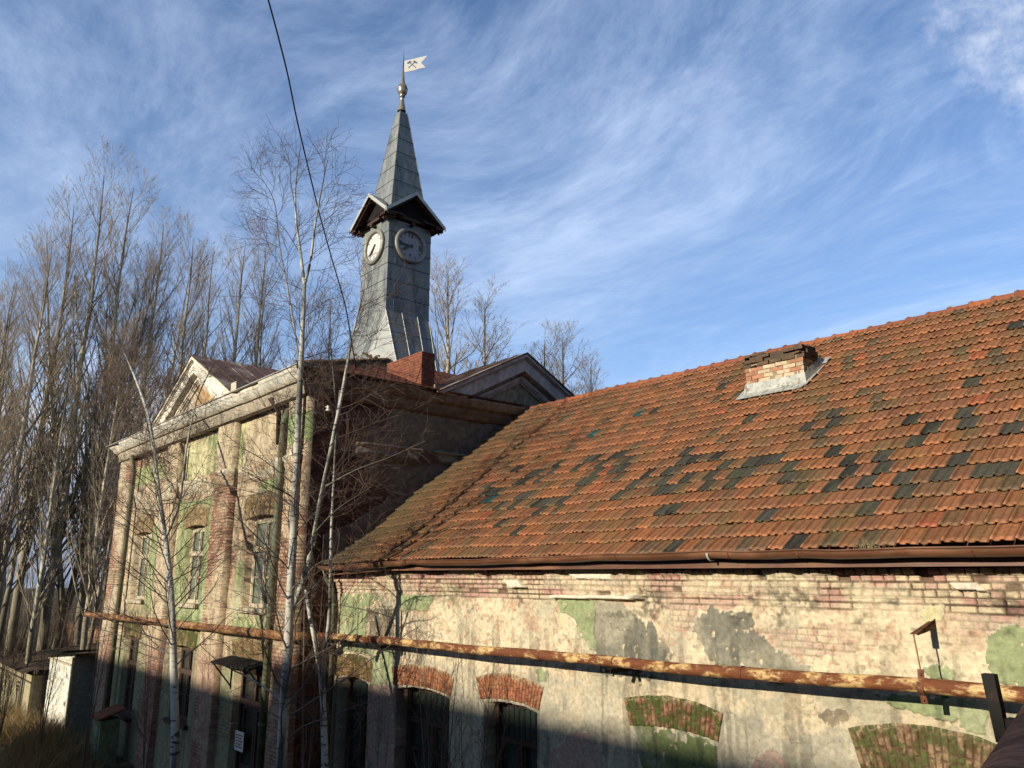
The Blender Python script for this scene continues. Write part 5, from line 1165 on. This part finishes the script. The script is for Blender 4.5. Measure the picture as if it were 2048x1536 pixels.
# ------------------------------------------------------------------ yard, lower left
shed = thing('shed', 'small white plastered shed leaning on the house corner under bare trees', 'shed', (-33, 8, GZ))
def build_shed():
    # sunlit white front faces the camera side, grey flank to its right
    a = np.array((-35.7, 7.45)); b = np.array((-31.95, 7.35)); zt = -3.02
    m = MB(); y1 = 9.3
    n = 30; xs = np.linspace(a[0], b[0], n); zs = np.linspace(GZ, zt, 40); X, Z = np.meshgrid(xs, zs, indexing='ij')
    nf = fbm(X, Z, 4, 4, 1000); c = mixc(np.zeros(X.shape+(3,))+np.array((.78, .78, .66)), (.6, .56, .42), ss(.52, .7, nf)); c = mixc(c, (.35, .28, .18), ss(-5.0, -5.5, Z+.4*(nf-.5)))
    c = mixc(c, (.12, .11, .1), ss(.70, .74, fbm(X, Z, 7, 3, 1001)))
    zz = Z+(X-a[0])*.12*(Z-GZ)/(zt-GZ)
    to_mesh('wall', np.stack([X, 7.4+.02*(nf-.5), zz], -1), grid_faces(n, 40)[:, ::-1], M['wall2'], shed, col=c)
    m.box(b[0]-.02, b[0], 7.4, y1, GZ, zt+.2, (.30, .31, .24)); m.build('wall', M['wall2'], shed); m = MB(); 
    m.box(a[0], a[0]+.02, 7.4, y1, GZ, zt, (.5, .5, .4)); m.build('wall', M['wall2'], shed)
    p = MB(); p.box(b[0]-.02, b[0]+.05, 7.33, 7.39, GZ, zt+.2, (.7, .68, .55)); p.box(b[0]-.14, b[0]-.09, 7.34, 7.39, GZ, zt+.2, (.7, .68, .55)); p.box(a[0], b[0]-.14, 7.34, 7.385, zt-.12, zt-.05, (.7, .66, .5)); p.build('trim', M['wood_w'], shed)
    r = MB(); r.hexa([(a[0]-.3, 7.0, zt+.03), (b[0]+.5, 7.0, zt+.42), (b[0]+.5, y1, zt+.42), (a[0]-.3, y1, zt+.03)], [(a[0]-.3, 7.0, zt+.10), (b[0]+.5, 7.0, zt+.49), (b[0]+.5, y1, zt+.49), (a[0]-.3, y1, zt+.10)]); r.build('roof', M['tar'], shed)
build_shed()
gar = thing('garage', 'low cream garage with dark sagging roof at the left edge', 'garage', (-38, 6, GZ))
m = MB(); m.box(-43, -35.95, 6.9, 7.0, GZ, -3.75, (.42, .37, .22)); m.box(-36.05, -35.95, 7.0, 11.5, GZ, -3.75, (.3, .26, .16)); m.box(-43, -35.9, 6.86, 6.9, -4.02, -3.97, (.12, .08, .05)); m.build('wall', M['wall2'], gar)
m = MB()
for k in range(3): m.box(-38.4, -38.0, 6.87, 6.9, -4.5+.14*k, -4.44+.14*k, (.2, .16, .1))
m.build('vent', M['wood_dk'], gar)
m = MB(); rg = np.random.default_rng(1)
xs = np.linspace(-43.3, -35.6, 24); ys = np.linspace(6.5, 11.8, 14); X, Y = np.meshgrid(xs, ys, indexing='ij'); Z = -3.70+.16*(Y-6.5)*.6+.22*fbm(X, Y, 1.6, 4, 1100)
c = mixc(np.zeros(X.shape+(3,))+np.array((.06, .04, .025)), (.14, .09, .05), ss(.4, .6, fbm(X, Y, 4, 3, 1101))); to_mesh('roof', np.stack([X, Y, Z], -1), grid_faces(24, 14), M['wall2'], gar, col=c)
bw = thing('brick_wall', 'low orange brick wall behind the garage and shed', 'wall', (-42, 13, GZ))
xs = np.arange(-56, -33, .06); zs = np.arange(GZ, -2.9, .03); X, Z = np.meshgrid(xs, zs, indexing='ij'); c, dep, nf, nm, nb = facade_col(X, Z, 1200, True); c = mixc(c, (.42, .17, .08), np.full(X.shape, .6))
to_mesh('wall', np.stack([X, 12.2-dep, Z], -1), grid_faces(len(xs), len(zs))[:, ::-1], M['wall2'], bw, col=c)
m = MB(); m.box(-56, -33, 12.1, 12.5, -2.9, -2.8, (.2, .12, .08)); m.build('coping', M['brickr'], bw)
def a_frame(x, y, label):
    t = thing('timber_frame', label, 'frame', (x, y, -3)); m = MB(); z0, zt = -2.85, -1.25
    m.beam((x-.75, y, z0), (x, y, zt), [(-.06, 0, 0), (.06, 0, 0), (.06, .12, 0), (-.06, .12, 0)]); m.beam((x+.75, y, z0), (x, y, zt), [(-.07, 0, 0), (.07, 0, 0), (.07, .12, 0), (-.07, .12, 0)]); m.build('rafter', M['redwood'], t)
    m = MB(); m.add([(x-.5, y+.08, z0+.55), (x+.5, y+.08, z0+.55), (x, y+.08, zt-.02), (x-.5, y+.11, z0+.55), (x+.5, y+.11, z0+.55), (x, y+.11, zt-.02)], [(0, 1, 2), (5, 4, 3), (0, 3, 4, 1)]); m.build('panel', M['wood_w2'], t)
    m = MB(); m.box(x-.7, x-.6, y, y+.1, GZ, z0+.2); m.box(x+.6, x+.7, y, y+.1, GZ, z0+.2); m.box(x-.8, x+.8, y+.0, y+.1, z0-.05, z0+.03); m.build('post', M['wood_dk'], t)
M['redwood'] = mat_two('dark_red_timber', (.16, .035, .025), (.09, .03, .02), 4)
M['wood_w2'] = mat_two('grey_board', (.16, .12, .08), (.09, .06, .04), 5)
M['rustn'] = mat_two('heavy_rust', (.20, .065, .028), (.085, .03, .016), 7, .40, .62, (.5, .75), c3=(.15, .075, .045), stretch=(1, 1, 1), s3=26, bump=.8, bdist=.01, spec=.15)
np_.children[0].data.materials[0] = M['rustn']
a_frame(-37.4, 10.6, 'dark red triangular timber frame directly above the white shed')
a_frame(-40.6, 10.6, 'dark red triangular timber frame farther left above the garage roof')
M['greenbox'] = mat_two('green_cabinet_paint', (.13, .17, .09), (.09, .10, .06), 3)
# meter box by the facade
mbx = thing('meter_cabinet', 'pale green metal cabinet with rusty lid standing against the house front', 'cabinet', (-26.7, 7.2, GZ))
m = MB(); m.box(-28.0, -27.1, 7.2, 7.75, GZ, -4.25); m.build('body', M['greenbox'], mbx, bevel=.01)
m = MB(); m.hexa([(-28.1, 7.1, -4.25), (-27.0, 7.1, -4.25), (-27.0, 7.85, -4.0), (-28.1, 7.85, -4.0)], [(-28.1, 7.1, -4.2), (-27.0, 7.1, -4.2), (-27.0, 7.85, -3.95), (-28.1, 7.85, -3.95)]); m.build('lid', M['rust'], mbx)
m = MB(); m.box(-27.85, -27.25, 7.185, 7.2, -5.4, -4.4); m.box(-27.42, -27.34, 7.17, 7.185, -4.85, -4.75); m.build('door', M['greenbox'], mbx)
# notice on the door
nt = thing('paper_notice', 'small white notice with brown print fixed to the house door', 'notice', (-19.4, 8.3, -3.9))
m = MB(); m.box(-19.62, -19.12, 8.24, 8.25, -4.05, -3.62); m.build('sheet', M['white'], nt)
m = MB()
for k in range(5): m.box(-19.56, -19.18-.05*(k % 2), 8.233, 8.239, -3.72-.065*k, -3.69-.065*k)
m.build('print', M['rustl'], nt)
M['dark_coat'] = mat_two('blocker_dark', (.09, .055, .04), (.05, .035, .028), 1.5, s3=8)  # dark finish for the added block that holds back sky light
# overhead cable
cb = thing('overhead_cable', 'black overhead cable crossing the sky and sagging towards the house roof', 'cable', (-12, 6, 6.9))
m = MB(); cp = [(-7.57,2.6,7.29),(-8.41,3.21,7.09),(-10.14,4.27,7.42),(-11.82,5.41,7.24),(-13.03,6.36,6.83),(-14.24,7.3,6.53),(-15.85,8.52,6.23),(-17.06,9.44,5.69)]
cp = CABLE
q = []
for i in range(len(cp)-1):
    p0 = np.array(cp[max(i-1, 0)]); p1 = np.array(cp[i]); p2 = np.array(cp[i+1]); p3 = np.array(cp[min(i+2, len(cp)-1)])
    for t in np.linspace(0, 1, 6)[:-1]:
        q.append(.5*((2*p1)+(-p0+p2)*t+(2*p0-5*p1+4*p2-p3)*t*t+(-p0+3*p1-3*p2+p3)*t**3))
q.append(np.array(cp[-1])); m.tube(q, .017, 6); m.build('cable', M['blk'], cb, smooth=True)
# building behind the viewpoint whose roof line shades the foot of the walls
ob = thing('unseen_opposite_block', 'unseen long plain block behind the viewpoint that shades the foot of the walls', 'building', (-10, -27, GZ))
def block(par, x0, x1, y0, y1, zt, wins):
    m = MB(); m.box(x0, x1, y0, y1, GZ, zt, (.45, .38, .28)); m.build('wall', M['wall2'], par)
    m = MB(); m.box(x0-.3, x1+.3, y0-.3, y1+.3, zt, zt+.12, (.2, .2, .2)); m.build('roof', M['tar'], par)
    for (ax, p, lo, hi) in wins:
        for fl in range(3):
            for q in np.arange(lo, hi, 3.2):
                m = MB(); z = GZ+1.2+fl*4.4
                if ax == 'y': m.box(q, q+1.3, p, p+.02, z, z+2)
                else: m.box(p-.02, p, q, q+1.3, z, z+2)
                m.build('window', M['glass'], par)
block(ob, -17.5, 14, -40, -25, OBZ, [('y', -25.0, -16, 12)])
ob2 = thing('unseen_low_block', 'unseen lower plain block joined to the left end of the opposite block', 'building', (-26, -27, GZ))
block(ob2, -32.3, -17.8, -39, -25, OBZ-.9, [('y', -25.0, -31, -19)])
eb = thing('sky_blocker', 'added unseen dark block on the right that cuts sky light off the shaded walls', 'building', (14, 8, GZ))  # added out of view to keep sky light off the right-facing walls
block(eb, 4.4, 22, -16, 34, 13.5, [('x', 4.4, -14, 32)])
eb.children[0].data.materials[0] = M['dark_coat']
# ------------------------------------------------------------------ trees
def nrm(a): return a/(np.linalg.norm(a, axis=-1, keepdims=True)+1e-9)
def children(P, Rr, m, t0, t1, ang, lfn, npt, upc, wig, rng, rr=.5, tpow=1., minr=.003, rabs=None):
    """P (K,n,3) parents, Rr (K,n) radii -> child polylines (K*m,npt,3)"""
    K, n, _ = P.shape
    ts = t0+(t1-t0)*((np.arange(m)[None]+rng.random((K, m)))/m)**tpow
    f = ts*(n-1); i = np.minimum(f.astype(int), n-2); w = (f-i)[..., None]; k = np.arange(K)[:, None]
    pos = P[k, i]*(1-w)+P[k, i+1]*w; T = nrm(P[k, i+1]-P[k, i]); r = Rr[k, i]*(1-w[..., 0])+Rr[k, i+1]*w[..., 0]
    ref = np.where(np.abs(T[..., 2:]) > .9, np.array([1., 0, 0]), np.array([0, 0, 1.])); n1 = nrm(np.cross(T, ref)); n2 = np.cross(T, n1)
    ph = rng.random((K, m))*2*np.pi+np.arange(m)[None]*2.4; a = ang*(.75+.5*rng.random((K, m)))
    d = np.cos(a)[..., None]*T+np.sin(a)[..., None]*(np.cos(ph)[..., None]*n1+np.sin(ph)[..., None]*n2)
    pos = pos.reshape(-1, 3); d = d.reshape(-1, 3); L_ = lfn(ts).reshape(-1)*(.6+.6*rng.random(K*m)); r = r.reshape(-1)
    out = np.zeros((K*m, npt, 3)); out[:, 0] = pos; st = (L_/(npt-1))[:, None]
    for s in range(1, npt):
        d = nrm(d+np.array([0, 0, upc])/(npt-1)+rng.normal(0, wig, d.shape)); out[:, s] = out[:, s-1]+d*st
    r0 = np.maximum(np.minimum(r*rr, L_*.02), minr) if rabs is None else np.full(len(r), rabs)
    rad = r0[:, None]*np.linspace(1, .35, npt)[None]
    return out, np.maximum(rad, minr*.5)
def tubes(P, Rr, ns):
    K, n, _ = P.shape; T = np.zeros_like(P); T[:, 1:-1] = P[:, 2:]-P[:, :-2]; T[:, 0] = P[:, 1]-P[:, 0]; T[:, -1] = P[:, -1]-P[:, -2]; T = nrm(T)
    ref = np.where(np.abs(T[..., 2:]) > .95, np.array([1., 0, 0]), np.array([0, 0, 1.])); a = nrm(np.cross(T, ref)); b = np.cross(T, a)
    an = np.arange(ns)*2*np.pi/ns
    V = P[:, :, None]+Rr[:, :, None, None]*(np.cos(an)[None, None, :, None]*a[:, :, None]+np.sin(an)[None, None, :, None]*b[:, :, None])
    idx = np.arange(K*n*ns).reshape(K, n, ns); nx = np.roll(idx, -1, 2)
    F = np.stack([idx[:, :-1], nx[:, :-1], nx[:, 1:], idx[:, 1:]], -1).reshape(-1, 4)
    return V.reshape(-1, 3), F
def assemble(levels):
    Vs, Fs, Ks = [], [], []; b = 0
    for P, Rr, ns, col in levels:
        V, F = tubes(P, Rr, ns); Vs.append(V); Fs.append(F+b); b += len(V)
        c = np.zeros((len(V), 3))
        rr = np.repeat(Rr.reshape(-1), ns)
        if callable(col): c = col(V, rr)
        else: c = c+np.array(col)
        Ks.append(c)
    return np.concatenate(Vs), np.concatenate(Fs), np.concatenate(Ks)
def resample(pts, n):
    pts = np.array(pts, float); d = np.r_[0, np.cumsum(np.linalg.norm(np.diff(pts, axis=0), axis=1))]; t = np.linspace(0, d[-1], n)
    # smooth
    q = np.stack([np.interp(t, d, pts[:, k]) for k in range(3)], 1)
    for _ in range(2): q[1:-1] = .25*q[:-2]+.5*q[1:-1]+.25*q[2:]
    return q
def birch_bark(V, r):
    n = fbm(V[:, 0]+V[:, 1], V[:, 2]*6, 3.0, 3, 1500); w = ss(.010, .024, r)
    c = np.array((.055, .042, .030))[None]+(np.array((.36, .34, .285))-np.array((.085, .055, .040)))[None]*w[:, None]
    mk = ss(.57, .63, n)*w; c = c*(1-.85*mk)[:, None]
    return c
def birch_mat():
    m, t, b = mat_new('birch_bark'); L = t.links.new
    at = N(t, 'ShaderNodeVertexColor', layer_name='Col'); tc = N(t, 'ShaderNodeTexCoord'); mp = N(t, 'ShaderNodeMapping'); mp.inputs['Scale'].default_value = (3.5, 3.5, 17)
    L(tc.outputs['Object'], mp.inputs[0]); n = N(t, 'ShaderNodeTexNoise', inp={'Scale': 1.0, 'Detail': 5., 'Roughness': .6}); L(mp.outputs[0], n.inputs['Vector'])
    r = N(t, 'ShaderNodeMapRange', interpolation_type='SMOOTHSTEP', inp={1: .56, 2: .64, 3: 1., 4: .10}); L(n.outputs[0], r.inputs[0])
    s = N(t, 'ShaderNodeVectorMath', operation='SCALE'); L(at.outputs[0], s.inputs[0]); L(r.outputs[0], s.inputs['Scale']); L(s.outputs[0], b.inputs['Base Color']); b.inputs['Roughness'].default_value = .75
    return m
M['birch'] = birch_mat()
def poplar_mesh(seed, H, stems, spread, n1=40):
    rng = np.random.default_rng(seed); TR = []; 
    T = []; RR = []
    for k in range(stems):
        a = rng.random()*6.28; lean = spread*(0 if k == 0 else 1)*(.6+.6*rng.random()); h = H*(1 if k == 0 else rng.uniform(.78, .97))
        z = np.linspace(0, 1, 16); x = lean*np.cos(a)*z**.8*h*.16+.10*np.cumsum(rng.normal(0, .35, 16)); y = lean*np.sin(a)*z**.8*h*.16+.10*np.cumsum(rng.normal(0, .35, 16)); x -= x[0]; y -= y[0]
        T.append(np.stack([x, y, z*h], 1)); RR.append((.19 if k == 0 else .14)*(1-z)**.85*H/22+.012)
    T = np.array(T); RR = np.array(RR)
    lim = lambda t: H*(.06+.23*(1-t)**.75)*np.where(t < .2, .55, 1)
    P1, R1 = children(T, RR, n1, .20, .985, R(33), lim, 9, .95, .06, rng, .34)
    P1b, R1b = children(T, RR, 12, .25, .95, R(24), lambda t: H*(.05+.20*(1-t)), 8, .5, .05, rng, .5)
    if len(P1b): 
        P1b = np.stack([resample(p, 9) for p in P1b]); R1b = np.stack([np.interp(np.linspace(0, 1, 9), np.linspace(0, 1, 8), r) for r in R1b])
        P1 = np.concatenate([P1, P1b]); R1 = np.concatenate([R1, R1b])
    P2, R2 = children(P1, R1, 8, .22, .98, R(34), lambda t: H*(.022+.055*(1-t)), 6, .55, .09, rng, .5, minr=.0055)
    P3, R3 = children(P2, R2, 4, .2, .98, R(38), lambda t: .30+.55*(1-t), 4, .40, .12, rng, .6, minr=.0048)
    P4, R4 = children(P2, R2, 3, .6, 1.0, R(32), lambda t: .16+0*t, 3, .4, .1, rng, .6, rabs=.010)
    tw = (.26, .205, .135)
    def barkc(V, r):
        w = ss(.02, .10, r); n = fbm(V[:, 0]*2+V[:, 1], V[:, 2], 1.6, 3, 1600)
        c = np.array((.22, .18, .12))[None]+(np.array((.72, .66, .50))-np.array((.22, .18, .12)))[None]*w[:, None]
        low = ss(10, 4, V[:, 2]); c = c+(np.array((.10, .085, .045))-c)*(low*.8)[:, None]
        return c*(.6+.8*ss(.3, .7, n))[:, None]
    tv = assemble([(T, RR, 8, barkc)])
    cv = assemble([(P1, R1, 4, barkc), (P2, R2, 3, tw), (P3, R3, 3, (.30, .235, .15)), (P4, R4, 3, (.30, .235, .15))])
    return tv, cv
POP = []
def raw_mesh(name, V, F, K, mat):
    me = bpy.data.meshes.new(name); me.vertices.add(len(V)); me.vertices.foreach_set('co', V.astype(np.float32).ravel()); m = len(F)
    me.loops.add(m*4); me.loops.foreach_set('vertex_index', F.astype(np.int32).ravel()); me.polygons.add(m); me.polygons.foreach_set('loop_start', (np.arange(m)*4).astype(np.int32)); me.update(calc_edges=True); me.validate()
    ca = me.color_attributes.new('Col', 'FLOAT_COLOR', 'POINT'); c4 = np.ones((len(V), 4), np.float32); c4[:, :3] = K; ca.data.foreach_set('color', c4.ravel())
    me.polygons.foreach_set('use_smooth', np.ones(m, bool)); me.materials.append(mat); return me
for sd, stems, spr in ((21, 3, 1.0), (22, 2, .9), (23, 1, 0), (24, 4, 1.1), (25, 2, .6)):
    (a, b, c), (d, e, f) = poplar_mesh(sd, 24., stems, spr)
    POP.append((raw_mesh('poplar_trunk', a, b, c, M['bark']), raw_mesh('poplar_crown', d, e, f, M['twig'])))
# (x, y, top z, variant, rotation, label)
POPS = [(-41.7, 4.9, 15.6, 0, .3, 'bare poplar with several pale stems, tall one near the left edge'),
 (-43.6, 6.6, 18.6, 3, 1.2, 'bare many stemmed poplar between the left edge tree and the tallest one'),
 (-45.4, 7.6, 22.0, 1, 2.4, 'bare poplar left of the tallest twin topped one'),
 (-44.6, 8.9, 23.8, 0, 4.0, 'tallest bare poplar of the left clump'),
 (-43.9, 10.2, 23.2, 1, 5.1, 'bare poplar right beside the tallest one in the left clump'),
 (-46.4, 12.6, 22.6, 3, .8, 'bare poplar over the left slope of the front pediment'),
 (-47.0, 14.6, 22.6, 2, 2.2, 'bare poplar with single dark trunk above the front pediment apex'),
 (-48.6, 16.4, 22.6, 4, 3.3, 'slim bare poplar just right of the front pediment apex'),
 (-47.6, 18.0, 23.6, 2, 4.7, 'bare poplar with narrow crown left of the leftmost birch crown'),
 (-49.3, 20.3, 24.6, 4, 5.9, 'bare poplar directly behind the middle birch crown'),
 (-48.3, 22.7, 21.2, 2, 1.7, 'reddish bare poplar behind the birch forks'),
 (-47.5, 24.4, 21.0, 4, 2.9, 'bare poplar close to the left side of the clock tower'),
 (-40.4, 29.5, 20.2, 2, .5, 'bare poplar just right of the clock tower'),
 (-40.7, 32.4, 18.6, 4, 1.9, 'second bare poplar right of the clock tower'),
 (-40.0, 37.8, 16.8, 2, 3.9, 'bare poplar behind the right pediment slope'),
 (-39.5, 39.7, 17.2, 4, 5.2, 'bare poplar between two others over the long roof ridge'),
 (-38.4, 41.3, 15.4, 2, .1, 'smallest bare poplar, rightmost above the long roof ridge'),
 (-37.6, 3.2, 12.6, 3, 2.6, 'short bushy bare poplar cut by the left frame edge'),
 (-52.0, 6.5, 19.0, 1, 4.4, 'bare poplar far back behind the left edge trees'),
 (-40.3, 9.6, 13.8, 1, 1.1, 'shorter bare poplar rising behind the white shed'),
 (-38.9, 7.3, 11.2, 2, 2.0, 'low bare poplar with pale stem behind the garage')]
for (x, y, zt, v, rot, lb) in POPS:
    t = thing('poplar_tree', lb, 'tree', (x, y, GZ), 'bare poplars behind the buildings'); zt = zt-(2.2 if x < -41 or y < 20 else 0); s = (zt-GZ)/24.; t.rotation_euler = (0, 0, rot); w_ = 1.0 if (x < -41 or y < 20) else 1.75; t.scale = (s*w_, s*w_, s)
    for nme, me in (('trunk', POP[v][0]), ('crown', POP[v][1])):
        o = bpy.data.objects.new(nme, me); C.objects.link(o); o.parent = t
# birches in front of the house
def sc(pts, k): return [tuple(np.array(p)*k) for p in pts]
def birch(name_label, mains, radii, seed, extra=(), dens=1., group=None, twl=1.):
    rng = np.random.default_rng(seed); base = np.array(mains[0][0]); t = thing('birch_tree', name_label, 'tree', tuple(base), 'birches in front of the two buildings')
    NP = 26; T = np.stack([resample(m, NP) for m in mains]); RR = np.stack([np.linspace(1, 0, NP)**.8*(r0-r1)+r1 for r0, r1 in radii])
    V, F, K = assemble([(T, RR, 10, birch_bark)]); o = to_mesh('trunk', V, F, M['birch'], t, col=K, smooth=True)
    Ps, Rs = [], []
    for i in range(len(T)):
        ln = np.linalg.norm(np.diff(T[i], axis=0), axis=1).sum(); first = i == 0
        a_, b_ = children(T[i:i+1], RR[i:i+1], max(5, int(3.2*dens*ln*(1 if first else .75))), .24 if first else .05, .99, R(56), (lambda u: (2.2*(1-u)+.8)*twl) if first else (lambda u: (1.2*(1-u)+.5)*twl), 10, .22, .075, rng, .20, minr=.0062); Ps.append(a_); Rs.append(b_)
    Pm, Rm = np.concatenate(Ps), np.concatenate(Rs)
    EX = np.stack([resample(e, 10) for e, _ in extra]) if extra else np.zeros((0, 10, 3)); ER = np.stack([np.linspace(r, r*.3, 10) for _, r in extra]) if extra else np.zeros((0, 10))
    P1 = np.concatenate([Pm, EX]); R1 = np.concatenate([Rm, ER])
    P2, R2 = children(P1, R1, 8, .18, .98, R(42), lambda u: (.95*(1-u)+.35)*twl, 7, .02, .10, rng, .55, minr=.0048)
    P3, R3 = children(P2, R2, 4, .15, .95, R(38), lambda u: (.42*(1-u)+.18)*twl, 5, -.10, .12, rng, .6, minr=.0034)
    V, F, K = assemble([(P1, R1, 5, birch_bark), (P2, R2, 3, (.075, .050, .036)), (P3, R3, 3, (.085, .052, .038))])
    to_mesh('crown', V, F, M['twigb'], t, col=K)
    return t
M['twigb'] = mat_attr('birch_twig', .7, .1, 3, 0, 10, .001)
k2 = 1.01
def down(p, dz=2.0): q = list(p); b = np.array(q[0]); return [(b[0]+.02, b[1], GZ)]+q
birch('birch with slender white trunk in front of the middle window', [down(B1[:-2]), B1b], [(.10, .006), (.035, .006)], 31, dens=2.1)
birch('thickest white birch with forked crown in front of the right house window', [down(sc(B2, k2)), sc(B2L, k2), sc(B2R, k2), sc(B2W, k2)], [(.105, .038), (.038, .006), (.032, .006), (.022, .005)], 32,
      extra=[(sc(BRS[i], k2), r) for i, r in ((3, .016), (4, .022), (5, .016), (6, .014), (7, .013))], dens=.95)
birch('leaning white birch stem right of the thickest birch', [sc(B2F, k2)], [(.062, .012)], 33, extra=[(sc(BRS[i], k2), r) for i, r in ((0, .016), (1, .016), (2, .015))], dens=1.2)
birch('thin pale birch at the corner where the two buildings meet', [down(B3), [(-13.85*1.0, 7.4, 2.2), (-13.9, 7.45, 3.0), (-14.25, 7.5, 3.9), (-14.5, 7.5, 4.8), (-14.6, 7.5, 5.6)]], [(.045, .016), (.02, .006)], 34, dens=.9)
birch('greyish thin birch stem just right of the house corner pilaster', [down(B3b)], [(.075, .03)], 35, dens=.45, twl=.7)
# undergrowth: thin saplings at the wall foot
def sapling(x, y, h, seed, label):
    rng = np.random.default_rng(seed); t = thing('sapling', label, 'sapling', (x, y, GZ), 'thin saplings in front of the walls'); n = 5
    T = np.zeros((n, 10, 3)); z = np.linspace(0, 1, 10)
    for k in range(n):
        a = rng.random()*6.28; l = rng.uniform(.2, .8); T[k] = np.stack([x+l*np.cos(a)*z**1.3+.04*np.cumsum(rng.normal(0, 1, 10))*.5, y+l*np.sin(a)*z**1.3*.6, GZ+z*h*rng.uniform(.75, 1)], 1)
    RR = np.tile(np.linspace(.016, .004, 10), (n, 1))
    V, F, K = assemble([(T, RR, 5, (.10, .075, .055))]); to_mesh('stem', V, F, M['twigb'], t, col=K)
    P1, R1 = children(T, RR, 12, .3, .98, R(35), lambda u: .9*(1-u)+.3, 7, .35, .08, rng, .5, minr=.004); P2, R2 = children(P1, R1, 5, .2, .95, R(35), lambda u: .4*(1-u)+.12, 5, .2, .1, rng, .6, minr=.003)
    V, F, K = assemble([(P1, R1, 3, (.085, .06, .04)), (P2, R2, 3, (.085, .06, .04))]); to_mesh('branches', V, F, M['twigb'], t, col=K)
sapling(-11.2, 8.1, 5.2, 51, 'thin bare sapling before the second arched window of the long wall')
sapling(-10.6, 8.3, 4.4, 52, 'thin bare sapling between the two brown arched windows')
sapling(-20.8, 6.6, 5.6, 53, 'bare sapling in front of the house door bay')
sapling(-24.6, 6.2, 6.0, 54, 'bare sapling in front of the middle lower house window')
sapling(-28.8, 6.0, 5.4, 55, 'bare sapling near the left corner of the house')
sapling(-30.6, 5.2, 3.6, 56, 'low bare sapling beside the white shed')
sapling(-15.3, 7.9, 6.6, 57, 'tall thin sapling in the corner between house and long wall')
# thicket behind the yard and dry grass: countless stems
def thicket():
    rng = np.random.default_rng(77); n = 6500; x = rng.uniform(-64, -35, n); y = rng.uniform(3, 62, n); keep = (y > 9.5) | (x < -37.5); x = x[keep]; y = y[keep]; n = len(x)
    h = rng.uniform(1.2, 4.8, n)*(.6+.4*rng.random(n))+4.5*ss(-44, -52, x)*rng.random(n); a = rng.random(n)*6.28; l = rng.uniform(.1, .9, n); z = np.linspace(0, 1, 7)
    P = np.stack([x[:, None]+(l*np.cos(a))[:, None]*z[None]**1.4, y[:, None]+(l*np.sin(a))[:, None]*z[None]**1.4, GZ+h[:, None]*z[None]], -1)+rng.normal(0, .04, (n, 7, 3))*z[None, :, None]
    Rr = np.tile(np.linspace(.022, .006, 7), (n, 1)); P2, R2 = children(P, Rr, 7, .2, .98, R(40), lambda u: 1.1*(1-u)+.4, 5, .3, .12, rng, .5, minr=.007)
    V, F, K = assemble([(P, Rr, 3, (.10, .075, .045)), (P2, R2, 3, (.11, .08, .05))]); o = to_mesh('thicket', V, F, M['twig'], None, col=K)
    link_tags(o, 'tangled brown thicket of bare stems filling the ground behind the shed', 'thicket', kind='stuff')
thicket()
def grass():
    rng = np.random.default_rng(78); n = 26000; x = rng.uniform(-42, -26, n); y = rng.uniform(-1.5, 7.3, n); d = fbm(x, y, .6, 3, 79); k = d > .40; x = x[k]; y = y[k]; n = len(x)
    h = rng.uniform(.25, .95, n)*(.5+ss(.4, .6, fbm(x, y, .6, 3, 79))); a = rng.random(n)*6.28; l = rng.uniform(.1, .6, n)*h; z = np.linspace(0, 1, 4)
    P = np.stack([x[:, None]+(l*np.cos(a))[:, None]*z[None]**1.7, y[:, None]+(l*np.sin(a))[:, None]*z[None]**1.7, GZ-.02+h[:, None]*z[None]*(1-.25*z[None])], -1)
    Rr = np.tile(np.linspace(.012, .002, 4), (n, 1)); V, F = tubes(P, Rr, 3); g = np.repeat(rng.random(n), 12); K = np.array((.30, .21, .09))[None]*(.5+.8*g)[:, None]
    o = to_mesh('dry_grass', V, F, M['twig'], None, col=K); link_tags(o, 'tall dry yellow grass around the foot of the white shed', 'grass', kind='stuff')
grass()
def eave_tuft():
    rng = np.random.default_rng(5); t = thing('grass_tuft', 'dry grass tuft growing in the gutter near the right end', 'grass tuft', (-3.9, 8.5, .3)); n = 60
    x = -3.9+rng.normal(0, .10, n); a = rng.random(n)*6.28; h = rng.uniform(.04, .14, n); l = rng.uniform(.02, .12, n); z = np.linspace(0, 1, 4)
    P = np.stack([x[:, None]+(l*np.cos(a))[:, None]*z[None]**1.5, 8.47+(l*np.sin(a))[:, None]*z[None]**1.5, .265+h[:, None]*z[None]], -1)
    V, F = tubes(P, np.tile(np.linspace(.003, .001, 4), (n, 1)), 3); to_mesh('blades', V, F, M['twig'], t, col=np.zeros((len(V), 3))+np.array((.26, .20, .10)))
eave_tuft()
